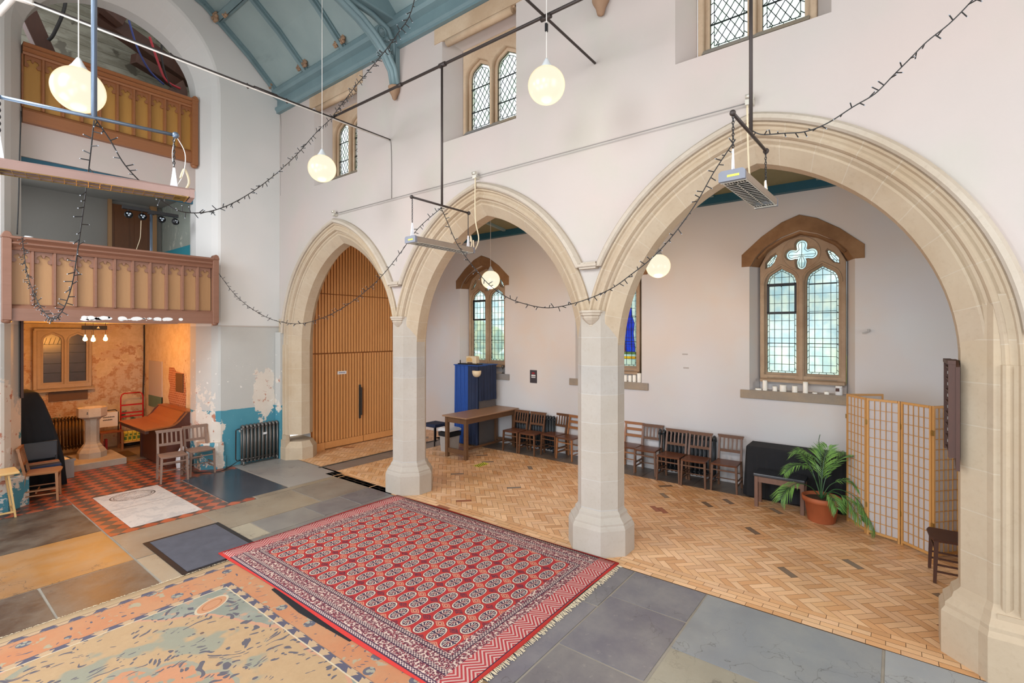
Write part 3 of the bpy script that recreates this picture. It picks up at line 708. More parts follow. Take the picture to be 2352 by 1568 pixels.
# ---------------------------------------------------------------- window helpers
def seg_clip(poly, a, b):
    """pieces of segment a-b that lie inside polygon poly"""
    ts = [0., 1.]; dx, dy = b[0]-a[0], b[1]-a[1]
    for i in range(len(poly)):
        p, q = poly[i], poly[(i+1) % len(poly)]; ex, ey = q[0]-p[0], q[1]-p[1]; den = dx*ey-dy*ex
        if abs(den) < 1e-12: continue
        t = ((p[0]-a[0])*ey-(p[1]-a[1])*ex)/den; u = ((p[0]-a[0])*dy-(p[1]-a[1])*dx)/den
        if 0 < t < 1 and 0 <= u <= 1: ts.append(t)
    ts.sort(); out = []
    for t0, t1 in zip(ts, ts[1:]):
        if t1-t0 < 1e-4: continue
        m = (t0+t1)/2; x, y = a[0]+dx*m, a[1]+dy*m; ins = False
        for i in range(len(poly)):
            p, q = poly[i], poly[(i+1) % len(poly)]
            if (p[1] > y) != (q[1] > y) and x < (q[0]-p[0])*(y-p[1])/(q[1]-p[1])+p[0]: ins = not ins
        if ins: out.append(((a[0]+dx*t0, a[1]+dy*t0), (a[0]+dx*t1, a[1]+dy*t1)))
    return out
def inset(poly, d):
    n = len(poly); A = sum(poly[i][0]*poly[(i+1) % n][1]-poly[(i+1) % n][0]*poly[i][1] for i in range(n)); sg = 1 if A > 0 else -1; out = []
    for i in range(n):
        p0, p1, p2 = poly[i-1], poly[i], poly[(i+1) % n]
        e1 = (p1[0]-p0[0], p1[1]-p0[1]); e2 = (p2[0]-p1[0], p2[1]-p1[1]); l1 = hypot(*e1) or 1; l2 = hypot(*e2) or 1
        n1 = (-e1[1]/l1*sg, e1[0]/l1*sg); n2 = (-e2[1]/l2*sg, e2[0]/l2*sg); m = (n1[0]+n2[0], n1[1]+n2[1]); k = max(.35, (1+n1[0]*n2[0]+n1[1]*n2[1])); 
        out.append((p1[0]+m[0]*d/k, p1[1]+m[1]*d/k))
    return out
def light_poly(x0, x1, z0, zs, za, cusp=0.):
    """window light with a depressed ogee-ish pointed head"""
    c = (x0+x1)/2; h = (x1-x0)/2; H = za-zs; R = [(1., 0), (.985, .18), (.92, .40), (.80, .58), (.62, .70), (.42, .79), (.2, .9), (0, 1.)]
    pts = [(x0, z0), (x1, z0)]+[(c+h*q, zs+H*w) for q, w in R]+[(c-h*q, zs+H*w) for q, w in reversed(R[:-1])]
    return pts
def leading(b, poly, X, sp=None, diamond=None, border=.032, t=.007, bars=()):
    inn_ = inset(poly, border); n = len(poly)
    for i in range(n):
        p, q = inn_[i], inn_[(i+1) % n]; b.bar((X, p[0], p[1]), (X, q[0], q[1]), t, t)
        p, q = poly[i], poly[(i+1) % n]; b.bar((X, p[0], p[1]), (X, q[0], q[1]), t*1.2, t)
        L = hypot(q[0]-p[0], q[1]-p[1]); k = max(1, int(L/.10)) if L > .05 else 0
        for j in range(k):   # ticks across the border strip
            f = (j+.5)/k; P = (p[0]+(q[0]-p[0])*f, p[1]+(q[1]-p[1])*f); p2, q2 = inn_[i], inn_[(i+1) % n]
            Q = (p2[0]+(q2[0]-p2[0])*f, p2[1]+(q2[1]-p2[1])*f); b.bar((X, P[0], P[1]), (X, Q[0], Q[1]), t, t)
    xs = [p[0] for p in poly]; zs = [p[1] for p in poly]; x0, x1, z0, z1 = min(xs), max(xs), min(zs), max(zs); S = []
    if sp:
        k = sp[0]; S += [((x0+(x1-x0)*(i)/k, z0-1), (x0+(x1-x0)*(i)/k, z1+1)) for i in range(1, k)]
        z = z0+sp[1]
        while z < z1: S.append(((x0-1, z), (x1+1, z))); z += sp[1]
    if diamond:
        w, h = diamond; k = -20
        while k < 30:
            z = z0+k*h; L = 6.; S.append(((x0-.0, z), (x0+L*w, z+L*h))); S.append(((x0, z), (x0+L*w, z-L*h))); k += 1
    for a_, b_ in S:
        for p, q in seg_clip(inn_, a_, b_): b.bar((X, p[0], p[1]), (X, q[0], q[1]), t, t)
    for z in bars:
        for p, q in seg_clip(poly, (x0-1, z), (x1+1, z)): b.bar((X-.008, p[0], p[1]), (X-.008, q[0], q[1]), .012, .012)
# ---------------------------------------------------------------- clerestory windows
LB = ('high clerestory window at the top right with diamond leading', 'high clerestory window beside the roof brace with diamond leading', 'high clerestory window nearest the west wall, half hidden by the wall thickness')
for k, (c, nm) in enumerate(CLW):
    w = struct(empty(nm)); w['label'] = LB[k]
    # splayed plaster reveal
    b = MB(); F = lambda x, hw, z0, z1: [(x, c-hw, z0), (x, c+hw, z0), (x, c+hw, z1), (x, c-hw, z1)]
    fr = F(5.2, .70, 5.46, 7.05); bk = F(5.52, .565, 5.60, 6.93)
    b.loft([fr, bk], caps=False); b.build('reveal', 'plaster', w)
    b = MB(); b.box(5.19, 5.22, c-.86, c+.86, 6.99, 7.215); b.box(5.22, 5.32, c-.66, c+.66, 6.97, 7.2); b.tube([(5.23, c-.62, 6.95), (5.23, c+.62, 6.95)], .055, 10); b.build('lintel', 'clere_stone', w)
    L1 = light_poly(c-.45, c-.07, 5.70, 6.48, 6.68); L2 = light_poly(c+.07, c+.45, 5.70, 6.48, 6.68)
    O = [(c-.56, 5.60), (c+.56, 5.60), (c+.56, 6.94), (c-.56, 6.94)]
    plate('frame', [O, inset(L1, -.045), inset(L2, -.045)], .10, 'clere_stone', MX(5.55), w, bevel=.012)
    plate('inner_frame', [inset(O, .01), L1, L2], .06, 'clere_stone', MX(5.60), w)
    b = MB(); b.prism([(5.44, 5.60), (5.56, 5.60), (5.56, 5.70), (5.52, 5.68)], 'y', c-.5, c+.5); b.build('sill', 'sill_stone', w)
    for L in (L1, L2):
        plate('glass', [L], .004, 'leaded_clear', MX(5.61), w)
    b = MB()
    for L in (L1, L2): leading(b, L, 5.60, diamond=(.0865, .13), border=.04, t=.0065, bars=(5.97, 6.33))
    b.build('leading', 'lead', w)
# ---------------------------------------------------------------- aisle outer wall and windows
XO = 9.1
AW = ((1.19, 'window_4'), (4.60, 'window_5'), (8.0, 'window_6'))
HOUT = [(-.86, 3.735), (-.86, 3.94), (-.55, 4.22), (-.25, 4.42), (0, 4.51), (.25, 4.42), (.55, 4.22), (.86, 3.94), (.86, 3.735)]
HIN = [(.72, 3.735), (.64, 3.88), (.50, 4.03), (.25, 4.18), (0, 4.26), (-.25, 4.18), (-.50, 4.03), (-.64, 3.88), (-.72, 3.735)]
wh = [[(c-.74, 1.635), (c+.74, 1.635), (c+.74, 3.74)]+[(c+q, z) for q, z in HIN]+[(c-.74, 3.74)] for c, _ in AW]
struct(plate('wall_aisle', [[(YE, 0), (10.35, 0), (10.35, 5.3), (YE, 5.3)]]+wh, .02, 'plaster_aisle', MX(XO+.01)))
LB = ('large two-light traceried window with quatrefoil above the row of candles', 'partly hidden window with blue and red stained figure beside the near pier', 'smaller looking two-light window behind the hanging globe and blue draped stand')
for k, (c, nm) in enumerate(AW):
    w = struct(empty(nm)); w['label'] = LB[k]
    b = MB()
    def OUT(x, hw, z0, ins):   # opening outline at depth x
        return [(x, c-hw, z0), (x, c+hw, z0), (x, c+hw, 3.735)]+[(x, c+q*(hw/.72), 3.735+(z-3.735)*ins) for q, z in HIN[1:-1]]+[(x, c-hw, 3.735)]
    b.loft([OUT(XO, .74, 1.635, 1.), OUT(9.40, .615, 1.64, .93)], caps=False); b.build('reveal', 'plaster_aisle', w)
    b = MB(); b.box(9.355, 9.40, c-.62, c+.62, 1.62, 1.80); b.build('lower_reveal', 'plaster_aisle', w)
    plate('hood', [[(c+q, z) for q, z in HOUT]+[(c+q, z) for q, z in HIN]], .05, 'hood_stone', MX(XO+.005), w, bevel=.006)
    b = MB(); A = [(XO+.03, c+q*1.0, z) for q, z in HIN]; B = [(9.36, c+q*.86, 3.735+(z-3.735)*.9) for q, z in HIN]; A2 = [(XO+.03, c+q*1.1, z+.05) for q, z in HIN]; B2 = [(9.36, c+q*1., z+.06) for q, z in HIN]
    n = len(A)
    for i in range(n-1): b.quad(A[i], A[i+1], B[i+1], B[i])
    b.tube([(XO+.07, c+q*.97, z-.012) for q, z in HIN[1:-1]], .028, 8); b.build('rear_arch', 'hood_stone', w)
    # tracery
    Ls = [light_poly(c+.075, c+.515, 1.93, 3.41, 3.69), light_poly(c-.515, c-.075, 1.93, 3.41, 3.69)]
    qc = (c, 3.91); Q = []
    for i in range(64):
        a = 2*pi*i/64; 
        m_ = round(a/(pi/2)); de = a-m_*pi/2; sd_ = .15*abs(sin(de)); r = .15*cos(de)+sqrt(max(.088**2-sd_**2, 0.)) if sd_ < .088 else .118
        if m_ % 4 == 3: r = r*(1+.10*max(0, 1-abs(de)/.35)); r -= .02*(1 if abs(de) > .3 else 0)
        Q.append((qc[0]+r*cos(a)*.95, qc[1]+r*sin(a)*.98))
    ey = lambda s_: [(c+s_*.52, 3.72), (c+s_*.52, 3.80), (c+s_*.44, 3.90), (c+s_*.375, 3.94), (c+s_*.36, 3.92), (c+s_*.40, 3.81), (c+s_*.46, 3.74)]
    Os = [(c-.615, 1.78), (c+.615, 1.78), (c+.615, 3.74), (c+.5, 3.98), (c+.25, 4.14), (c, 4.22), (c-.25, 4.14), (c-.5, 3.98), (c-.615, 3.74)]
    H_ = Ls+[Q, ey(1), ey(-1)]
    plate('tracery', [Os]+[inset(h, -.030) if i < 2 else inset(h, -.012) for i, h in enumerate(H_)], .07, 'window_stone', MX(9.33), w, bevel=.010)
    plate('frame', [inset(Os, .004)]+H_, .07, 'window_stone', MX(9.385), w, bevel=.006)
    b = MB(); 
    for s_ in (1, -1):   # moulded arches over each light and roll mullion
        L = Ls[0 if s_ == 1 else 1]; b.tube([(9.30, p[0], p[1]) for p in inset(L, -.05)[2:]], .014, 6)
    b.tube([(9.30, qc[0]+.27*cos(a*pi/12), qc[1]+.27*sin(a*pi/12)) for a in range(24)], .013, 6, close=True)
    b.box(9.28, 9.34, c-.026, c+.026, 1.8, 3.5); b.build('moulding', 'window_stone', w)
    b = MB(); b.prism([(9.22, 1.78), (9.40, 1.78), (9.40, 1.93), (9.36, 1.92), (9.30, 1.84), (9.22, 1.82)], 'y', c-.6, c+.6); b.build('frame_sill', 'window_stone', w)
    b = MB(); b.prism([(9.285, 1.845), (9.30, 1.84), (9.38, 1.925), (9.37, 1.93)], 'y', c+.09, c+.50); b.prism([(9.285, 1.845), (9.30, 1.84), (9.38, 1.925), (9.37, 1.93)], 'y', c-.50, c-.09); b.build('lead_flashing', 'sill_stone', w)
    b = MB(); b.box(XO-.03, 9.40, c-.88, c+.88, 1.495, 1.635); b.build('sill', 'sill_stone', w, bevel=.006)
    for i, L in enumerate(H_):
        if k == 1 and i == 1: continue
        plate('glass', [L], .004, 'leaded_glass', MX(9.40), w)
    b = MB()
    for L in Ls: leading(b, L, 9.39, sp=(4, .147), border=.03, t=.0075, bars=(3.41, 2.93, 2.43))
    for L in (Q, ey(1), ey(-1)): leading(b, L, 9.39, sp=(2, .25) if len(L) > 9 else None, border=.03, t=.007)
    b.build('leading', 'lead', w)
    if k != 1:
        b = MB()
        for P in (((c+.075, 3.43), (c+.515, 3.43)), ((c+.075, 2.95), (c+.515, 2.95)), ((c+.09, 2.95), (c+.09, 3.43)), ((c+.50, 2.95), (c+.50, 3.43))): b.bar((9.365, P[0][0], P[0][1]), (9.365, P[1][0], P[1][1]), .028, .028)
        b.bar((9.34, c+.295, 3.38), (9.34, c+.295, 3.43), .012); b.build('casement', 'black_metal', w)
    else:
        # right-hand light: stained glass robed figure standing on a yellow scroll band
        L = Ls[1]; y0, y1 = c-.515, c-.075
        blue = [(y0+.03, 2.22), (y0+.24, 2.22), (y0+.26, 2.6), (y0+.27, 2.85), (y0+.235, 3.0), (y0+.21, 3.12), (y0+.16, 3.16), (y0+.11, 3.1), (y0+.10, 2.95), (y0+.05, 2.8), (y0+.07, 2.6)]
        red = [(y0+.245, 2.22), (y0+.40, 2.22), (y0+.36, 2.5), (y0+.31, 2.78), (y0+.275, 2.85), (y0+.265, 2.6)]
        hand = [(y0+.235, 2.88), (y0+.30, 2.84), (y0+.31, 2.90), (y0+.25, 2.96)]; face_ = [(y0+.21, 3.0), (y0+.25, 3.02), (y0+.25, 3.1), (y0+.21, 3.11)]
        scroll = [(y0+.02, 2.08), (y0+.40, 2.08), (y0+.40, 2.13), (y0+.02, 2.13)]; gem = [(y0+.30, 2.33), (y0+.335, 2.40), (y0+.30, 2.47), (y0+.27, 2.40)]
        grd = [(y0+.01, 2.17), (y0+.43, 2.17), (y0+.43, 2.215), (y0+.01, 2.215)]
        plate('glass', [L, blue, red, hand, face_, scroll, grd], .004, 'leaded_glass', MX(9.40), w)
        for nm2, P, mt in (('blue_robe', [blue], 'stained_blue'), ('red_robe', [red, gem], 'stained_red'), ('yellow_scroll', [scroll], 'stained_gold'), ('hands', [hand], 'cream'), ('face', [face_], 'cream'), ('gold_gem', [gem], 'stained_gold'), ('green_ground', [grd], 'carton_green')):
            plate(nm2, P, .004, mt, MX(9.40), w)
        b = MB()
        for P in (blue, red, gem, hand):
            for i in range(len(P)): p, q = P[i], P[(i+1) % len(P)]; b.bar((9.388, p[0], p[1]), (9.388, q[0], q[1]), .006)
        for z in (2.33, 2.5, 2.7, 2.86):
            for p, q in seg_clip(blue, (y0-1, z), (y1+1, z)): b.bar((9.388, p[0], p[1]), (9.388, q[0], q[1]), .005)
        for x in (.11, .16, .21):
            for p, q in seg_clip(blue, (y0+x, 2.), (y0+x+.02, 2.86)): b.bar((9.388, p[0], p[1]), (9.388, q[0], q[1]), .004)
        b.build('figure_leading', 'lead', w)
# aisle ceiling
b = MB(); b.prism([(9.15, 5.0), (9.15, 5.06), (5.7, 5.43), (5.7, 5.37)], 'y', YE, 10.35); struct(b.build('ceiling_aisle', 'olive_panel'))
b = MB(); b.box(8.98, 9.12, YE, 10.2, 4.88, 5.03); tag(b.build('wall_plate', 'teal_beam'), 'dark teal timber wall plate along the top of the aisle wall', 'beam')
for i, y in enumerate((-.6, .9, 2.5, 4.05, 5.6, 7.15, 8.7)):
    b = MB(); b.bar((8.94, y, 5.01), (5.75, y, 5.34), .07, .07); tag(b.build('aisle_rafter', 'roof_rib'), 'sloping rafter of the side aisle ceiling seen through the arches', 'rafter', 'rafters of the side aisle')
b = MB(); b.box(7.4, 7.5, YE, 10.2, 5.02, 5.13); tag(b.build('aisle_purlin', 'teal_beam'), 'teal purlin running along the aisle ceiling', 'purlin')
# ---------------------------------------------------------------- gallery fronts
def gallery(name, X0, X1, Yf, zb, zt, n, mw, mp, label, zp0, zp1, post_z, left_post=True, sc=1.):
    e = empty(name, (0, 0, 0), label=label, cat='gallery front')
    d = .06
    b = MB(); b.prism([(Yf+.10, zb), (Yf-.03, zb), (Yf-.03, zp0-.06), (Yf-.015, zp0-.03), (Yf+.02, zp0), (Yf+.10, zp0)], 'x', X0, X1); b.build('bottom_beam', mw, e)
    hp = [(Yf+.12, zp1), (Yf-.02, zp1), (Yf-.035, zp1+.03), (Yf-.02, zp1+.05), (Yf-.06, zp1+.085), (Yf-.06, zp1+.10), (Yf-.04, zp1+.12), (Yf-.085, zp1+.16), (Yf-.085, zt-.01), (Yf-.075, zt), (Yf+.13, zt)]
    b = MB(); b.prism(hp, 'x', X0, X1); b.build('handrail', mw, e)
    P = (X1-X0)/n; mwid = .05*sc
    b = MB(); b.box(X0, X1, Yf+.05, Yf+.09, zp0-.02, zp1+.02); b.build('panel', mp, e)
    for i in range(n+1):
        x = X0+P*i; b = MB(); w = mwid if 0 < i < n else mwid*.6
        b.prism([(x-w/2, Yf+.05), (x-w/2, Yf+.02), (x-w/4, Yf-.01), (x+w/4, Yf-.01), (x+w/2, Yf+.02), (x+w/2, Yf+.05)], 'z', zp0-.005, zp1+.005); b.build('muntin', mw, e)
    # cusped head of each bay
    h = P/2-mwid/2; proto = None
    hd = .17*sc if zp1-zp0 < 1 else .2*sc
    O = [(-h, 0), (h, 0), (h, -hd)]
    arc = []
    for a in range(0, 7): t = pi*a/12; arc.append((h-.004-.034*sc*(sin(t)), -hd+.036*sc*(1-cos(t))*1.3))
    shape = [(h, -hd), (h-.035*sc, -hd-.004), (h-.052*sc, -hd+.022*sc), (h-.042*sc, -hd+.05*sc), (h-.02*sc, -hd+.065*sc), (h-.028*sc, -hd*.42), (h-.06*sc, -hd*.30), (.022*sc, -hd*.28), (.012*sc, -hd*.46), (0, -hd*.55)]
    poly = [(-h, 0), (h, 0)]+shape+[(-p[0], p[1]) for p in reversed(shape[:-1])]
    proto = plate('tracery', [poly], .022, mw, Matrix.Identity(4), e)
    for i in range(n):
        o = proto if i == 0 else proto.copy()
        if i: COL.objects.link(o)
        o.parent = e; o.matrix_local = Matrix(((1, 0, 0, X0+P*(i+.5)), (0, 0, -1, Yf+.03), (0, 1, 0, zp1), (0, 0, 0, 1)))
    for x in ([X0-.03, X1+.035] if left_post else [X1+.0]):
        w = .05; b = MB(); b.box(x-w, x+w, Yf-.07, Yf+.05, post_z[0]+.03, post_z[1]-.06)
        b.lathe([(w*.9, post_z[0]+.04), (w*1.2, post_z[0]+.02), (w*.9, post_z[0]-.01), (w*.3, post_z[0]-.02)], (x, Yf-.01), 10)
        b.prism([(x-w*1.12, post_z[1]-.06), (x+w*1.12, post_z[1]-.06), (x+w*1.12, post_z[1]-.03), (x+w*.7, post_z[1]+.02), (x, post_z[1]+.035), (x-w*.7, post_z[1]+.02), (x-w*1.12, post_z[1]-.03)], 'y', Yf-.075, Yf+.055)
        b.build('post', mw, e, bevel=.006)
    return e
g1 = gallery('gallery_front', 1.155, 3.83, 10.05, 2.78, 4.0, 11, 'gallery_wood', 'gallery_panel', 'carved brown wooden gallery front with eleven traceried panels above the alcove', 3.02, 3.81, (2.76, 4.03))
b = MB(); b.box(1.62, 3.25, 10.0, 10.12, 2.765, 2.785); b.build('soffit_lip', 'gallery_wood', g1)
b = MB(); rr = random.Random(4)
for i in range(44):
    x = 1.95+rr.random()**1*1.15; r = rr.choice([.008, .012, .018, .03, .045]); z = 2.815+rr.random()*.04
    n = 10; b.poly([(x+r*1.25*cos(2*pi*j/n)*rr.uniform(.85, 1.15), 10.0175, min(2.87, max(2.79, z+r*.62*sin(2*pi*j/n)))) for j in range(n)])
for x, r in ((2.06, .05), (2.22, .06), (2.46, .06), (2.66, .075), (2.95, .06), (3.1, .08), (3.3, .035), (1.98, .04)):
    b.poly([(x+r*cos(2*pi*j/12), 10.016, 2.845+min(r, .042)*.75*sin(2*pi*j/12)) for j in range(12)])
b.build('peeled_paint', 'paper_white', g1)
gallery('gallery_front', 1.37, 3.735, 10.66, 5.88, 7.10, 10, 'gallery_wood_up', 'gallery_panel_up', 'upper carved wooden gallery front with golden panels high in the tower arch', 6.12, 6.93, (5.80, 7.12), left_post=False)
# ---------------------------------------------------------------- slatted oak screen at the aisle end
e = empty('slatted_screen', label='tall slatted oak partition with double doors filling the west end of the aisle', cat='partition')
YS = 10.02
b = MB(); b.box(5.72, 9.1, YS+.05, YS+.08, 0, 5.4); b.build('backing_panel', 'oak_back', e)
def slats(x0, x1, z0, z1, name, par, pitch=.0755, dy=0.):
    b = MB(); n = max(1, round((x1-x0)/pitch)); p = (x1-x0)/n
    for i in range(n): 
        x = x0+p*i; b.box(x+p*.16, x+p*.84, YS-.005+dy, YS+.05+dy, z0, z1)
    return b.build(name, 'oak_slat', par)
slats(5.72, 9.1, 3.49, 5.4, 'upper_slats', e); slats(5.72, 9.1, 2.16, 3.47, 'middle_slats', e)
slats(5.72, 6.10, .17, 2.13, 'side_slats', e); slats(8.2, 9.1, .17, 2.13, 'side_slats', e)
for (x0, x1) in ((6.11, 7.10), (7.12, 8.19)):
    d = empty('door', label=None); d.parent = e
    slats(x0, x1, .17, 2.13, 'leaf', d)
    b = MB(); b.box(x0, x1, YS-.012, YS+.05, .02, .165); b.build('kickboard', 'oak_slat', d)
    if x0 < 7:
        b = MB(); b.box(6.985, 7.045, YS-.012, YS+.02, .58, 1.38); b.bar((7.03, YS-.05, .66), (7.03, YS-.05, 1.32), .022, .03); b.bar((7.03, YS-.05, .7), (7.03, YS, .7), .02); b.bar((7.03, YS-.05, 1.28), (7.03, YS, 1.28), .02)
        b.build('pull_handle', 'handle_metal', d)
        b = MB(); b.box(6.42, 6.65, YS-.012, YS-.005, 1.66, 1.73); s_ = b.build('door_sign', 'paper_white', d)
        b = MB()
        for i in range(11): b.box(6.455+.0155*i, 6.466+.0155*i, YS-.0135, YS-.0118, 1.682+.004*((i*7) % 3), 1.703+.004*((i*5) % 3))
        b.build('sign_lettering', 'ink_blue', d)
b = MB(); b.box(5.72, 6.1, YS-.012, YS+.05, 0, .165); b.box(8.2, 9.1, YS-.012, YS+.05, 0, .165); b.build('kickboard', 'oak_slat', e)
# ---------------------------------------------------------------- rugs
def bokhara():
    t = NT('red_rug'); x, y, z = t.xyz()          # object origin at rug centre; 2.62 x 3.80
    HX, HY = 1.31, 1.90; NX, NY = 8, 18; FX, FY = .955, 1.50
    ax = t.absv(x); ay = t.absv(y); dx = t.sub(HX, ax); dy = t.sub(HY, ay); d = t.mn(dx, dy)
    px = 2*FX/NX; py = 2*FY/NY
    u = t.sub(t.mod(t.mul(t.add(x, FX), 1/px), 1.), .5); v = t.sub(t.mod(t.mul(t.add(y, FY), 1/py), 1.), .5)
    iu = t.mth('FLOOR', t.mul(t.add(x, FX), 1/px)); iv = t.mth('FLOOR', t.mul(t.add(y, FY), 1/py))
    U = t.mul(u, 1/.435); V = t.mul(v, 1/.37)
    r = t.mth('POWER', t.add(t.mth('POWER', t.absv(U), 2.3), t.mth('POWER', t.absv(V), 2.3)), 1/2.3)
    n = t.noise(60, det=2); big = t.noise(1.4, det=3); bandn = t.noise(3, t.mapv((.15, 3, 1)), 3)
    red = t.mix(t.sstep(bandn, .4, .6), '#b02c2c', '#c0392b'); red = t.mix(t.mul(big, .5), red, '#9c2838')
    ang = t.mth('ARCTAN2', V, U); pet = t.mth('SINE', t.mul(ang, 12.)); 
    navy = '#2c2c44'; cream = '#d6c2ac'; pink = '#c49a92'; grey = '#a39a94'
    ins = t.mix(t.gt(pet, .1), navy, cream); 
    core = t.mix(t.gt(t.mth('SINE', t.mul(ang, 6.)), 0.), '#3a2838', pink)
    c = red
    c = t.mix(t.lt(r, 1.06), c, '#54202c'); c = t.mix(t.lt(r, 1.), c, cream); c = t.mix(t.lt(r, .88), c, grey)
    sp = t.mul(t.lt(r, .84), t.gt(t.vor(95), .38)); c = t.mix(sp, c, navy)
    c = t.mix(t.mul(t.lt(r, .72), t.gt(r, .42)), c, ins); c = t.mix(t.lt(r, .42), c, core); c = t.mix(t.lt(r, .2), c, cream)
    c = t.mix(t.mul(t.lt(t.absv(U), .07), t.lt(r, .95)), c, navy)
    c = t.mix(t.mul(t.lt(t.absv(V), .05), t.lt(r, .95)), c, '#7c3038')
    # small secondary motifs at the corners between four guls
    u2 = t.sub(.5, t.absv(u)); v2 = t.sub(.5, t.absv(v)); w = t.add(t.mul(u2, 1/.17), t.mul(v2, 1/.36))
    par = t.mod(t.add(t.mth('FLOOR', t.add(t.mul(t.add(x, FX), 1/px), .5)), t.mth('FLOOR', t.add(t.mul(t.add(y, FY), 1/py), .5))), 2.)
    m1 = t.mul(t.lt(w, 1.), par); c = t.mix(m1, c, '#cf8f72'); c = t.mix(t.mul(m1, t.mul(t.lt(w, .75), t.gt(w, .55))), c, '#a03c38'); c = t.mix(t.mul(m1, t.lt(w, .25)), c, '#7c2c34')
    m2 = t.mul(t.lt(w, 1.), t.sub(1., par)); c = t.mix(t.mul(m2, t.gt(t.vor(110), .4)), c, '#5c2a38')
    inf = t.mul(t.lt(ax, FX), t.lt(ay, FY))
    # border bands by distance from edge (d) with cross pattern along s
    s = t.mix(t.lt(dx, dy), x, y); sv = t.mth('MULTIPLY', s, 1.)
    v1 = t.vor(70); v2_ = t.vor(45); chk = t.mul(t.gt(t.mod(t.mul(sv, 26.), 1.), .5), 1.)
    fx = t.mod(t.mul(x, 34.), 1.); fy = t.mod(t.mul(y, 34.), 1.); chk2 = t.absv(t.sub(t.gt(fx, .5), t.gt(fy, .5)))
    bord = t.mix(t.gt(v1, .42), '#b08a84', '#5b2c3c'); bord = t.mix(t.gt(v2_, .62), bord, '#d0b8a8'); bord = t.mix(t.mul(t.lt(v2_, .22), 1.), bord, '#a63a40')
    bord2 = t.mix(chk2, '#c8b0a2', '#3a2c40'); bord3 = t.mix(chk2, '#b84038', '#c9b0a0')
    # diagonal herringbone end panels
    dg = t.gt(t.mth('SINE', t.mul(t.add(t.mul(x, 1.), t.mul(t.absv(t.sub(t.mod(t.mul(x, 4.), 1.), .5)), .0)), 0.)), 2.)
    zig = t.gt(t.mth('SINE', t.mul(t.add(y, t.absv(t.sub(t.mod(x, .22), .11))), 150.)), .15)
    endp = t.mix(zig, '#a8383c', '#c6a49a'); isend = t.mul(t.lt(dy, .30), t.gt(dy, .03))
    def band(c0, a, b_, col): return t.mix(t.mul(t.gt(d, a), t.lt(d, b_)), c0, col)
    c2 = bord; c2 = band(c2, .02, .035, '#2e2438'); c2 = band(c2, .035, .065, bord2); c2 = band(c2, .065, .075, '#3a2c40'); c2 = band(c2, .155, .165, '#3a2c40'); c2 = band(c2, .165, .20, bord2)
    c2 = band(c2, .30, .31, '#2e2438'); c2 = band(c2, .31, .34, bord2); c2 = band(c2, .34, .345, '#2e2438')
    c2 = t.mix(t.mul(isend, t.lt(dy, .22)), c2, endp); c2 = t.mix(t.lt(d, .02), c2, '#b8302a')
    c = t.mix(inf, c2, c)
    c = t.mix(t.mul(n, .25), c, '#8c5a54')
    return t.done(c, .95, nrm=t.bump(t.noise(180, det=1), .25, .003), spec=.1)
M['red_rug'] = bokhara()
